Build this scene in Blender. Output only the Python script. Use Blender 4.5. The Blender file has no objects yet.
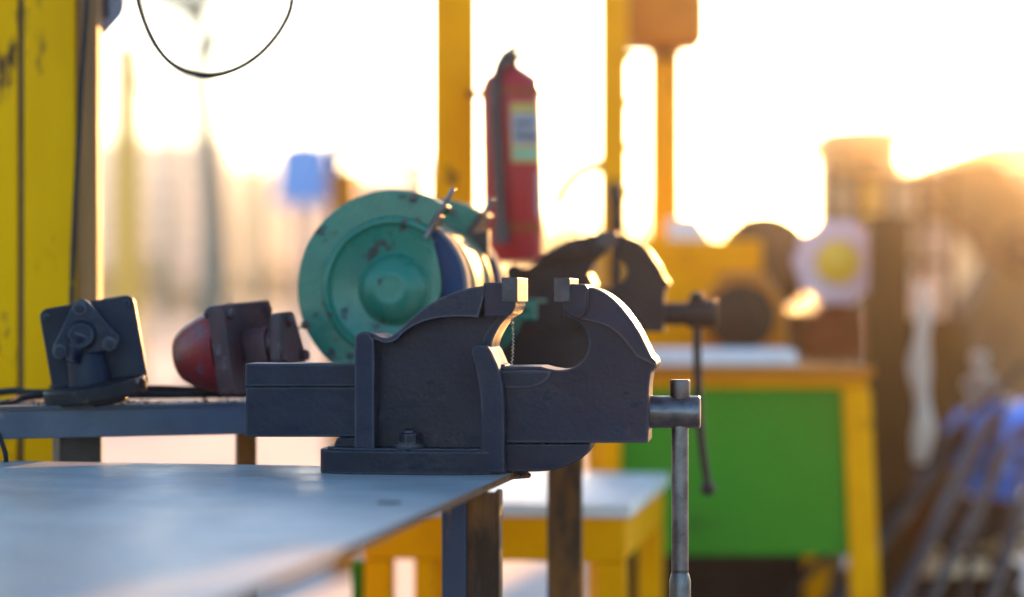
import bpy, bmesh, math, random
from mathutils import Vector, Matrix, noise as mnoise
random.seed(7)
R = math.radians
S = bpy.context.scene
COL = S.collection
F = 85 / 36 * 1024          # focal length in pixels
CX, CY, EYE = 512.0, 298.5, 0.98

def U(px, py, d):
    """world point seen at pixel (px, py) at depth d in front of the camera"""
    return Vector(((px - CX) / F * d, d, EYE - (py - CY) / F * d))

# ------------------------------------------------------------------ materials
MATS = {}
def mat(name, c1, c2=None, rough=0.5, metal=0.0, scale=8.0, detail=6.0, lo=0.35, hi=0.65,
        bump=0.0, bscale=120.0, spot=None, spot_at=0.62, spot_scale=14.0, spot_soft=0.05, spot_rough=None,
        streak=None, translucent=0.0, spec=0.5, coat=0.0, rvar=0.12,
        edge=None, edge_r=.004, scratch=None, lump=0.0):
    if name in MATS: return MATS[name]
    m = bpy.data.materials.new(name); m.use_nodes = True
    nt = m.node_tree; N = nt.nodes; L = nt.links
    b = N['Principled BSDF']
    tc = N.new('ShaderNodeTexCoord'); mp = N.new('ShaderNodeMapping')
    L.new(tc.outputs['Object'], mp.inputs['Vector'])
    oi = N.new('ShaderNodeObjectInfo')
    mul = N.new('ShaderNodeVectorMath'); mul.operation = 'SCALE'; mul.inputs['Scale'].default_value = 3.7
    cmb = N.new('ShaderNodeCombineXYZ')
    for k in range(3): L.new(oi.outputs['Random'], cmb.inputs[k])
    L.new(cmb.outputs[0], mul.inputs[0]); L.new(mul.outputs[0], mp.inputs['Location'])
    if streak: mp.inputs['Scale'].default_value = streak
    def noise(sc, det, rg=0.6):
        n = N.new('ShaderNodeTexNoise'); n.inputs['Scale'].default_value = sc
        n.inputs['Detail'].default_value = det; n.inputs['Roughness'].default_value = rg
        L.new(mp.outputs[0], n.inputs['Vector']); return n
    n1 = noise(scale, detail)
    c2 = c2 or tuple(x * 0.7 for x in c1)
    r1 = N.new('ShaderNodeValToRGB')
    r1.color_ramp.elements[0].position = lo; r1.color_ramp.elements[0].color = (*c1, 1)
    r1.color_ramp.elements[1].position = hi; r1.color_ramp.elements[1].color = (*c2, 1)
    L.new(n1.outputs['Fac'], r1.inputs['Fac'])
    col = r1.outputs['Color']
    rr = N.new('ShaderNodeMapRange'); rr.inputs['From Min'].default_value = 0.3; rr.inputs['From Max'].default_value = 0.7
    rr.inputs['To Min'].default_value = max(0.02, rough - rvar); rr.inputs['To Max'].default_value = min(1, rough + rvar)
    n3 = noise(scale * 2.3, 5); L.new(n3.outputs['Fac'], rr.inputs['Value'])
    ro = rr.outputs[0]
    if spot:
        n2 = noise(spot_scale, 7, 0.65)
        r2 = N.new('ShaderNodeMapRange'); r2.inputs['From Min'].default_value = spot_at
        r2.inputs['From Max'].default_value = spot_at + spot_soft; L.new(n2.outputs['Fac'], r2.inputs['Value'])
        mx = N.new('ShaderNodeMix'); mx.data_type = 'RGBA'
        L.new(r2.outputs[0], mx.inputs['Factor']); L.new(col, mx.inputs[6]); mx.inputs[7].default_value = (*spot, 1)
        col = mx.outputs[2]
        if spot_rough is not None:
            mr = N.new('ShaderNodeMix'); L.new(r2.outputs[0], mr.inputs[0]); L.new(ro, mr.inputs[2]); mr.inputs[3].default_value = spot_rough
            ro = mr.outputs[0]
    if scratch:
        for sx, sy, ang, at in ((5, 150, .5, .59), (7, 200, -.25, .60), (3, 80, 1.2, .61)):
            m2 = N.new('ShaderNodeMapping'); m2.inputs['Rotation'].default_value = (0, 0, ang); m2.inputs['Scale'].default_value = (sx, sy, 1)
            L.new(tc.outputs['Object'], m2.inputs['Vector'])
            ns = N.new('ShaderNodeTexNoise'); ns.inputs['Scale'].default_value = 1.0; ns.inputs['Detail'].default_value = 4; L.new(m2.outputs[0], ns.inputs['Vector'])
            rs = N.new('ShaderNodeMapRange'); rs.inputs['From Min'].default_value = at; rs.inputs['From Max'].default_value = at + .07
            rs.inputs['To Max'].default_value = .7; L.new(ns.outputs['Fac'], rs.inputs['Value'])
            mx = N.new('ShaderNodeMix'); mx.data_type = 'RGBA'
            L.new(rs.outputs[0], mx.inputs['Factor']); L.new(col, mx.inputs[6]); mx.inputs[7].default_value = (*scratch, 1); col = mx.outputs[2]
        # oil stains
        ns = noise(3.2, 6, .7); rs = N.new('ShaderNodeMapRange'); rs.inputs['From Min'].default_value = .60; rs.inputs['From Max'].default_value = .72
        rs.inputs['To Max'].default_value = .55; L.new(ns.outputs['Fac'], rs.inputs['Value'])
        mx = N.new('ShaderNodeMix'); mx.data_type = 'RGBA'
        L.new(rs.outputs[0], mx.inputs['Factor']); L.new(col, mx.inputs[6]); mx.inputs[7].default_value = (.06, .065, .07, 1); col = mx.outputs[2]
    if edge:
        bv = N.new('ShaderNodeBevel'); bv.samples = 6; bv.inputs['Radius'].default_value = edge_r
        ge = N.new('ShaderNodeNewGeometry'); dt = N.new('ShaderNodeVectorMath'); dt.operation = 'DOT_PRODUCT'
        L.new(bv.outputs[0], dt.inputs[0]); L.new(ge.outputs['Normal'], dt.inputs[1])
        ne = noise(34, 6, .7); su = N.new('ShaderNodeMath'); su.operation = 'MULTIPLY_ADD'
        L.new(ne.outputs['Fac'], su.inputs[0]); su.inputs[1].default_value = -.22; L.new(dt.outputs['Value'], su.inputs[2])
        re = N.new('ShaderNodeMapRange'); re.inputs['From Min'].default_value = .86; re.inputs['From Max'].default_value = .76
        re.inputs['To Min'].default_value = 0; re.inputs['To Max'].default_value = .85; L.new(su.outputs[0], re.inputs['Value'])
        mx = N.new('ShaderNodeMix'); mx.data_type = 'RGBA'
        L.new(re.outputs[0], mx.inputs['Factor']); L.new(col, mx.inputs[6]); mx.inputs[7].default_value = (*edge, 1); col = mx.outputs[2]
    L.new(col, b.inputs['Base Color']); L.new(ro, b.inputs['Roughness'])
    b.inputs['Metallic'].default_value = metal
    b.inputs['Specular IOR Level'].default_value = spec
    b.inputs['Coat Weight'].default_value = coat
    if bump:
        nb = noise(bscale, 4); bp = N.new('ShaderNodeBump'); bp.inputs['Strength'].default_value = bump
        bp.inputs['Distance'].default_value = 0.002
        L.new(nb.outputs['Fac'], bp.inputs['Height']); last = bp
        if lump:
            nl = noise(28, 3); b2 = N.new('ShaderNodeBump'); b2.inputs['Strength'].default_value = lump; b2.inputs['Distance'].default_value = .004
            L.new(nl.outputs['Fac'], b2.inputs['Height']); L.new(bp.outputs[0], b2.inputs['Normal']); last = b2
        L.new(last.outputs[0], b.inputs['Normal'])
    if translucent:
        out = N['Material Output']; t = N.new('ShaderNodeBsdfTranslucent'); L.new(col, t.inputs['Color'])
        ms = N.new('ShaderNodeMixShader'); ms.inputs[0].default_value = translucent
        L.new(b.outputs[0], ms.inputs[1]); L.new(t.outputs[0], ms.inputs[2]); L.new(ms.outputs[0], out.inputs['Surface'])
    MATS[name] = m
    return m

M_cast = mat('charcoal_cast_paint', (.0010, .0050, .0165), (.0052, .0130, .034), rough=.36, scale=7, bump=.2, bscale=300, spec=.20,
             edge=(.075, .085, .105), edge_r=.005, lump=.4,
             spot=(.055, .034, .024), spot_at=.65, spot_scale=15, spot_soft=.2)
M_cast2 = mat('dull_cast_paint', (.005, .0055, .009), (.010, .010, .014), spec=.3, rough=.5, scale=16, bump=.4, bscale=220,
              spot=(.10, .065, .035), spot_at=.63, spot_scale=26, spot_soft=.15)
M_rustcast = mat('dark_rusty_casting', (.016, .014, .020), (.055, .013, .020), rough=.55, scale=18, bump=.5, bscale=200,
                 spot=(.13, .14, .17), spot_at=.60, spot_scale=30, spot_soft=.15)
M_redcast = mat('worn_red_paint', (.22, .007, .012), (.13, .006, .013), rough=.42, scale=14, bump=.3, bscale=150,
                spot=(.07, .06, .08), spot_at=.585, spot_scale=26, spot_soft=.06)
M_steel = mat('bare_steel', (.16, .165, .18), (.08, .08, .085), rough=.36, metal=1.0, scale=40, bump=.15, bscale=400,
              spot=(.10, .07, .045), spot_at=.60, spot_scale=34, spot_soft=.14, spot_rough=.6)
M_jawplate = mat('serrated_jaw_steel', (.055, .055, .065), (.035, .03, .03), rough=.5, metal=.3, scale=60, bump=.5, bscale=420,
                 spot=(.16, .10, .05), spot_at=.6, spot_scale=50, spot_soft=.12)
M_tabletop = mat('worn_blue_grey_plate', (.165, .195, .22), (.35, .37, .375), scratch=(.48, .47, .44), rough=.40, scale=5.5, detail=9, lo=.3, hi=.7,
                 bump=.12, bscale=300, spot=(.30, .30, .29), spot_at=.60, spot_scale=9, spot_soft=.18, spot_rough=.3)
M_tableedge = mat('raw_plate_edge', (.030, .026, .026), (.09, .045, .02), rough=.7, spec=.15, scale=30, bump=.3)
M_benchsteel = mat('grey_painted_angle_iron', (.045, .065, .105), (.034, .046, .075), rough=.42, scale=14, bump=.25, bscale=200,
                   spot=(.20, .15, .10), spot_at=.67, spot_scale=30, spot_soft=.1)
M_dusty = mat('dusty_bench_sheet', (.16, .16, .17), (.22, .18, .14), rough=.55, scale=12, bump=.5, bscale=150)
M_rust = mat('rusty_steel', (.20, .075, .014), (.04, .022, .012), lo=.42, hi=.58, spec=.2, rough=.65, scale=14, streak=(1, 1, .3), bump=.6, bscale=160,
             spot=(.02, .035, .06), spot_at=.55, spot_scale=18, spot_soft=.1)
M_blueleg = mat('chipped_blue_leg_paint', (.006, .022, .060), (.010, .034, .085), rough=.45, scale=14, streak=(1, 1, .4), bump=.3,
                spot=(.14, .075, .03), spot_at=.58, spot_scale=26, spot_soft=.08)
M_yellow = mat('chipped_yellow_paint', (.74, .37, .0), (.62, .29, .0), spec=.05, rough=.42, scale=6, streak=(1, 1, .35), bump=.35, bscale=90,
               spot=(.085, .045, .022), spot_at=.575, spot_scale=18, spot_soft=.08, spot_rough=.75)
M_yellow2 = mat('yellow_paint', (.84, .37, .0), (.74, .30, .0), spec=.05, rough=.42, scale=8, bump=.2, bscale=90,
                spot=(.16, .07, .015), spot_at=.62, spot_scale=14, spot_soft=.08)
M_groove = mat('dark_yellow_groove', (.16, .095, .015), (.09, .05, .015), rough=.7, scale=16)  # darker, browner yellow than the flanges on either side
M_wood = mat('weathered_timber', (.30, .135, .035), (.16, .07, .02), rough=.7, scale=20, streak=(1, 1, .12), bump=.6, bscale=80)
M_green = mat('scuffed_green_enamel', (.002, .125, .090), (.003, .155, .112), rough=.28, scale=9, bump=.25, bscale=60, spec=.38,
              spot=(.018, .026, .032), spot_at=.60, spot_scale=34, spot_soft=.03, spot_rough=.6)
M_greendark = mat('dark_green_enamel', (.004, .060, .035), (.006, .075, .045), spec=.08, rough=.55, scale=9, bump=.18, bscale=80)
M_bluelabel = mat('blue_wheel_label', (.003, .030, .085), (.005, .045, .12), spec=.15, rough=.6, scale=22, bump=.3, bscale=300,
                  spot=(.55, .56, .58), spot_at=.66, spot_scale=30, spot_soft=.05)
M_grit = mat('grey_grinding_grit', (.14, .14, .15), (.20, .19, .18), rough=.9, scale=120, bump=.8, bscale=600)
M_black = mat('black_steel', (.014, .015, .018), (.026, .026, .03), rough=.5, scale=20, bump=.2)
M_rubber = mat('black_rubber', (.012, .015, .02), (.02, .024, .03), rough=.75, spec=.2, scale=30, bump=.2)
M_bolt = mat('oxidised_bolt', (.09, .075, .075), (.05, .045, .05), rough=.5, metal=.4, scale=60)
M_ext = mat('extinguisher_red', (.34, .008, .020), (.29, .007, .017), rough=.32, scale=5, spec=.35)
M_lab_b = mat('pale_blue_print', (.22, .26, .32), (.18, .21, .28), rough=.5, scale=60)
M_lab_y = mat('yellow_print', (.42, .30, .06), (.36, .26, .05), rough=.5, scale=60)
M_lab_g = mat('green_print', (.12, .34, .22), (.20, .38, .28), rough=.5, scale=60)
M_lightspot = mat('white_light_spot', (.72, .70, .68), (.6, .58, .56), rough=.5, scale=60)  # white of the blurred light spot on the brown column
M_lab_d = mat('dark_print', (.05, .05, .07), (.09, .09, .1), rough=.5, scale=60)
M_panelgreen = mat('grass_green_panel', (.030, .225, .014), (.038, .250, .016), rough=.6, scale=4, bump=.15, spec=.1,
                   spot=(.015, .07, .014), spot_at=.56, spot_scale=4, spot_soft=.25)
M_orange = mat('orange_machine_paint', (.50, .16, .006), (.40, .12, .006), spec=.15, rough=.45, scale=9, spot=(.09, .05, .03), spot_at=.66)
M_redbase = mat('brick_red_machine_paint', (.26, .055, .014), (.19, .04, .012), spec=.15, rough=.5, scale=9, spot=(.09, .05, .03), spot_at=.66)
M_white = mat('white_paint', (.74, .74, .76), (.64, .64, .67), rough=.5, scale=7, spot=(.35, .28, .2), spot_at=.72)
M_pinkwhite = mat('pinkish_white_enamel', (.62, .50, .54), (.54, .40, .45), rough=.45, scale=10)
M_lemon = mat('lemon_yellow_hub', (.75, .48, .02), (.62, .4, .02), rough=.45, scale=12)
M_benchtop = mat('pale_worn_bench_board', (.74, .73, .70), (.58, .56, .53), rough=.45, scale=6, streak=(1, .25, 1), bump=.2,
                 spot=(.24, .2, .16), spot_at=.66, spot_scale=10)
M_brown = mat('brown_rusty_steel', (.085, .038, .008), (.055, .025, .006), spec=.15, rough=.65, scale=7, streak=(1, 1, .4), bump=.5)
M_darkjunk = mat('dark_oily_steel', (.014, .011, .010), (.028, .020, .014), spec=.2, rough=.6, scale=9, bump=.4)
M_pipe = mat('grey_steel_pipe', (.022, .024, .030), (.014, .013, .014), spec=.25, rough=.5, metal=.15, scale=9)
M_tarp = mat('blue_tarpaulin', (.004, .17, .72), (.012, .27, .80), rough=.5, spec=.2, scale=6)
M_cloth = mat('dirty_white_cloth', (.62, .58, .52), (.5, .45, .38), rough=.8, scale=8, translucent=.35)
M_awning = mat('white_awning_sheet', (.85, .84, .82), (.80, .79, .77), rough=.5, scale=3, translucent=.6)
M_tan = mat('tan_corrugated_wall', (.52, .38, .20), (.44, .31, .16), rough=.6, scale=2)
M_conc = mat('pale_dusty_concrete', (.46, .43, .40), (.36, .335, .31), rough=.85, scale=1.3, detail=10, bump=.3, bscale=40,
             spot=(.24, .20, .17), spot_at=.62, spot_scale=2.2, spot_soft=.12)
M_sunpatch = mat('sunlit_ground_tan', (.72, .52, .30), (.60, .42, .24), rough=.6, scale=12, streak=(1, .2, 1), bump=.3)  # bright tan standing for sunlit ground
M_amber = mat('faded_amber_paint', (.92, .50, .10), (.85, .44, .08), rough=.6, spec=.1, scale=3)
M_ochre = mat('haze_lightened_ochre', (.20, .115, .045), (.14, .075, .03), rough=.6, spec=.2, scale=5)  # brown lightened towards golden haze, for drilling machine and tyre
M_facade = mat('pink_plaster', (.95, .74, .65), (.90, .66, .57), rough=.8, scale=.9, detail=8)
M_facade2 = mat('olive_plaster', (.42, .46, .28), (.36, .40, .24), rough=.8, scale=.9, detail=8)
M_facade3 = mat('cream_plaster', (.95, .80, .66), (.88, .72, .58), rough=.8, scale=.9, detail=8)
M_glass = mat('dark_window_glass', (.035, .04, .05), (.06, .065, .075), rough=.12, scale=2)
M_tile = mat('grey_roof_sheet', (.30, .27, .26), (.22, .2, .2), rough=.6, scale=2)
M_bluepaint = mat('blue_sheet_paint', (.10, .34, .75), (.08, .28, .65), rough=.45, scale=4)
M_bark = mat('grey_green_bark', (.18, .22, .18), (.12, .15, .12), rough=.8, scale=6, bump=.6, bscale=30)
M_leaf = mat('tree_leaves', (.050, .085, .022), (.085, .12, .030), rough=.55, scale=1.5, translucent=.35)
M_leaf2 = mat('hedge_leaves', (.055, .085, .025), (.10, .12, .035), rough=.55, scale=1.0, translucent=.3)
M_signback = mat('blue_grey_sheet', (.13, .16, .22), (.18, .21, .27), rough=.45, scale=10, spot=(.04, .04, .05), spot_at=.66, spot_scale=16)
M_dust = mat('rust_dust', (.20, .13, .07), (.10, .07, .05), rough=.9, scale=60)
M_swarf = mat('bright_swarf', (.75, .72, .66), (.6, .55, .5), rough=.3, metal=.8, scale=60)

# ------------------------------------------------------------------ mesh helpers
def new(): return bmesh.new()

def prism(bm, pts, y0, y1):
    """polygon in the XZ plane extruded from y0 to y1"""
    a = [bm.verts.new((p[0], y0, p[1])) for p in pts]
    b = [bm.verts.new((p[0], y1, p[1])) for p in pts]
    n = len(pts)
    bm.faces.new(a); bm.faces.new(b[::-1])
    for i in range(n): bm.faces.new((a[i], b[i], b[(i + 1) % n], a[(i + 1) % n]))

def slab(bm, pts, z0, z1):
    """polygon in the XY plane extruded from z0 to z1"""
    a = [bm.verts.new((p[0], p[1], z0)) for p in pts]
    b = [bm.verts.new((p[0], p[1], z1)) for p in pts]
    n = len(pts)
    bm.faces.new(a[::-1]); bm.faces.new(b)
    for i in range(n): bm.faces.new((a[i], a[(i + 1) % n], b[(i + 1) % n], b[i]))

def box(bm, c, s, M=None):
    M = M or Matrix()
    vs = []
    for dx in (-.5, .5):
        for dy in (-.5, .5):
            for dz in (-.5, .5):
                vs.append(bm.verts.new(M @ Vector((c[0] + dx * s[0], c[1] + dy * s[1], c[2] + dz * s[2]))))
    for f in ((0, 1, 3, 2), (4, 6, 7, 5), (0, 4, 5, 1), (2, 3, 7, 6), (0, 2, 6, 4), (1, 5, 7, 3)):
        bm.faces.new([vs[i] for i in f])

def frame(origin, axis, up=(0, 0, 1)):
    z = Vector(axis).normalized(); u = Vector(up)
    if abs(z.dot(u)) > .98: u = Vector((0, 1, 0))
    x = u.cross(z).normalized(); y = z.cross(x)
    m = Matrix((x, y, z)).transposed().to_4x4(); m.translation = Vector(origin)
    return m

def lathe(bm, prof, M=None, seg=40):
    """profile [(radius, height)] spun about the local z axis"""
    M = M or Matrix()
    rings = []
    for r, h in prof:
        if r < 1e-6: rings.append([bm.verts.new(M @ Vector((0, 0, h)))])
        else: rings.append([bm.verts.new(M @ Vector((r * math.cos(2 * math.pi * k / seg), r * math.sin(2 * math.pi * k / seg), h))) for k in range(seg)])
    for a, b in zip(rings, rings[1:]):
        for k in range(seg):
            j = (k + 1) % seg
            q = [a[k % len(a)], a[j % len(a)], b[j % len(b)], b[k % len(b)]]
            u = []
            for v in q:
                if v not in u: u.append(v)
            if len(u) > 2:
                try: bm.faces.new(u)
                except ValueError: pass
    if len(rings[0]) > 1: bm.faces.new(rings[0][::-1])
    if len(rings[-1]) > 1: bm.faces.new(rings[-1])

def cyl(bm, p0, p1, r, seg=28, r1=None, ch=0.0):
    p0 = Vector(p0); p1 = Vector(p1); h = (p1 - p0).length; r1 = r if r1 is None else r1
    pr = [(r, 0), (r1, h)] if not ch else [(r - ch, 0), (r, ch), (r1, h - ch), (r1 - ch, h)]
    lathe(bm, pr, frame(p0, p1 - p0), seg)

def tube(bm, pts, r, seg=10):
    pts = [Vector(p) for p in pts]
    rings = []
    for i, p in enumerate(pts):
        t = (pts[min(i + 1, len(pts) - 1)] - pts[max(i - 1, 0)])
        m = frame(p, t, (.13, .2, .97))
        rr = r(i / (len(pts) - 1)) if callable(r) else r
        rings.append([bm.verts.new(m @ Vector((rr * math.cos(2 * math.pi * k / seg), rr * math.sin(2 * math.pi * k / seg), 0))) for k in range(seg)])
    for a, b in zip(rings, rings[1:]):
        for k in range(seg): bm.faces.new((a[k], a[(k + 1) % seg], b[(k + 1) % seg], b[k]))
    bm.faces.new(rings[0][::-1]); bm.faces.new(rings[-1])

def hexbolt(bm, p, axis, r, h, rot=0.2):
    M = frame(p, axis) @ Matrix.Rotation(rot, 4, 'Z')
    lathe(bm, [(r * 1.45, 0), (r * 1.45, h * .18)], M, 24)
    lathe(bm, [(r * 1.1, h * .18), (r * 1.1, h * .9), (r * .85, h)], M, 6)

def ell(bm, c, rx, ry, rz, seg=16, rings=10, jit=0.0, M=None):
    M = M or Matrix()
    prof = []
    vv = []
    for i in range(rings + 1):
        th = math.pi * i / rings
        n = 1 if i in (0, rings) else seg
        row = []
        for k in range(n):
            ph = 2 * math.pi * k / seg
            v = Vector((math.sin(th) * math.cos(ph), math.sin(th) * math.sin(ph), math.cos(th)))
            s = 1 + jit * mnoise.noise(v * 2.1 + Vector(c) * 3)
            row.append(bm.verts.new(M @ Vector((c[0] + rx * v.x * s, c[1] + ry * v.y * s, c[2] + rz * v.z * s))))
        vv.append(row)
    for a, b in zip(vv, vv[1:]):
        for k in range(seg):
            j = (k + 1) % seg
            q = [a[k % len(a)], b[k % len(b)], b[j % len(b)], a[j % len(a)]]
            u = []
            for v in q:
                if v not in u: u.append(v)
            if len(u) > 2: bm.faces.new(u)

def spline(pts, n=5):
    """Catmull-Rom through the points"""
    out = []
    P = [Vector((*p, 0)) if len(p) == 2 else Vector(p) for p in pts]
    two = len(pts[0]) == 2
    P = [P[0] * 2 - P[1]] + P + [P[-1] * 2 - P[-2]]
    for i in range(1, len(P) - 2):
        for k in range(n):
            t = k / n
            a, b, c, d = P[i - 1:i + 3]
            q = .5 * ((2 * b) + (c - a) * t + (2 * a - 5 * b + 4 * c - d) * t * t + (3 * b - a - 3 * c + d) * t ** 3)
            out.append((q.x, q.y) if two else q)
    out.append((P[-2].x, P[-2].y) if two else P[-2])
    return out

def roundrect(x0, z0, x1, z1, r, n=5):
    o = []
    for cx, cz, a0 in ((x1 - r, z1 - r, 0), (x0 + r, z1 - r, 90), (x0 + r, z0 + r, 180), (x1 - r, z0 + r, 270)):
        for k in range(n + 1):
            a = R(a0 + 90 * k / n); o.append((cx + r * math.cos(a), cz + r * math.sin(a)))
    return o

def obj(name, bm, m, parent=None, bev=0.0, seg=2, ang=32, label=None):
    bmesh.ops.recalc_face_normals(bm, faces=bm.faces)
    me = bpy.data.meshes.new(name); bm.to_mesh(me); bm.free()
    me.materials.append(m)
    for p in me.polygons: p.use_smooth = True
    me.set_sharp_from_angle(angle=R(ang))
    o = bpy.data.objects.new(name, me); COL.objects.link(o)
    if parent: o.parent = parent
    if bev:
        b = o.modifiers.new('bevel', 'BEVEL'); b.width = bev; b.segments = seg; b.limit_method = 'ANGLE'; b.angle_limit = R(30)
        b.harden_normals = True
    if label: o['label'] = label
    return o

def tag(o, label, cat, group=None, kind=None):
    o['label'] = label; o['category'] = cat
    if group: o['group'] = group
    if kind: o['kind'] = kind
    return o

def thing(name, label, cat, loc=(0, 0, 0), rot=(0, 0, 0), group=None):
    o = bpy.data.objects.new(name, None); COL.objects.link(o)
    o.empty_display_size = .05
    o.location = loc; o.rotation_euler = rot
    return tag(o, label, cat, group)

def struct(name, bm, m, kind='structure'):
    o = obj(name, bm, m); o['kind'] = kind; return o

def copy_tree(o, parent=None):
    c = o.copy(); COL.objects.link(c)
    if parent: c.parent = parent
    for ch in list(o.children): copy_tree(ch, c)
    return c

# ------------------------------------------------------------------ ground
bm = new(); G = 420
slab(bm, [(-G, -60), (G, -60), (G, 2 * G), (-G, 2 * G)], -.5, 0)
struct('ground', bm, M_conc)

# ------------------------------------------------------------------ main work table
TZ = .80
def T(px, py):                      # a point of the table top seen at this pixel
    d = (EYE - TZ) * F / (py - CY); return ((px - CX) / F * d, d)
wt = thing('work_table', 'wide blue grey steel plate work table in the foreground under the large vise', 'table', (-.2, 2.0, 0))
def rel(o, p): return (p[0] - o.location.x, p[1] - o.location.y)
corners = [T(-70, 459.5), T(521, 469), T(120, 648), (-.75, 1.12)]
bm = new(); slab(bm, [rel(wt, c) for c in corners], TZ - .007, TZ)
top = obj('tabletop', bm, M_tabletop, wt)
top.data.materials.append(M_tableedge)                # bare cut edges of the plate
for p_ in top.data.polygons:
    if abs(p_.normal.z) < .5: p_.material_index = 1
bm = new()
p = rel(wt, T(389, 503)); lathe(bm, [(.011, 0), (.011, .0008)], Matrix.Translation((p[0], p[1], TZ + .0004)), 24)
obj('bolt_hole', bm, M_black, wt)
# rust burr on the corner
bm = new()
c = rel(wt, T(514, 471.5))
for k in range(6):
    ell(bm, (c[0] - .008 + .004 * k, c[1] - .012 + .004 * k, TZ - .004), .006, .005, .0035, 8, 6, .5)
obj('corner_burr', bm, M_rust, wt)
def leg_at(X, d, yaw, side, z1, m, parent, name='leg'):
    bm = new()
    Mx = Matrix.Translation((X - parent.location.x, d - parent.location.y, 0)) @ Matrix.Rotation(R(yaw), 4, 'Z')
    box(bm, (0, 0, z1 / 2), (side, side, z1), Mx)
    box(bm, (0, 0, .003), (side * 2, side * 2, .006), Mx)
    return obj(name, bm, m, parent, .003)
# corner angle iron: two flanges, left one blue, right one rusty
bm = new()
Mx = Matrix.Translation((U(467.5, 500, 2.345).x - wt.location.x, 2.345 - wt.location.y, 0)) @ Matrix.Rotation(R(-4), 4, 'Z')
box(bm, (.0125, .004, .396), (.027, .008, .792), Mx)
box(bm, (.028, .024, .396), (.006, .042, .792), Mx)
lr = obj('leg', bm, M_rust, wt, .0015)
bm = new()
box(bm, (-.0130, .012, .396), (.024, .03, .790), Mx)
obj('leg_brace', bm, M_blueleg, wt, .002)
leg_at(-.66, 2.5, 0, .04, TZ - .008, M_blueleg, wt)
leg_at(-.62, 1.25, 0, .04, TZ - .008, M_blueleg, wt)
leg_at(-.19, 1.3, 0, .04, TZ - .008, M_blueleg, wt)

# ------------------------------------------------------------------ bench vises
VYAW = R(-6.5)
VO = Vector(((412 - CX) / F * 2.53, 2.53, TZ))
ax = Vector((math.cos(VYAW), math.sin(VYAW), 0)); ay = Vector((-math.sin(VYAW), math.cos(VYAW), 0))
def V(px, py, yl):
    """pixel -> local (x, z) of the vise on its plane y = yl"""
    ray = Vector(((px - CX) / F, 1, -(py - CY) / F)); eye = Vector((0, 0, EYE))
    p0 = VO + ay * yl
    t = (p0 - eye).dot(ay) / ray.dot(ay)
    q = eye + ray * t - VO
    return (q.dot(ax), q.z)
def VP(pts, yl): return [V(x, y, yl) for x, y in pts]

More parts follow.
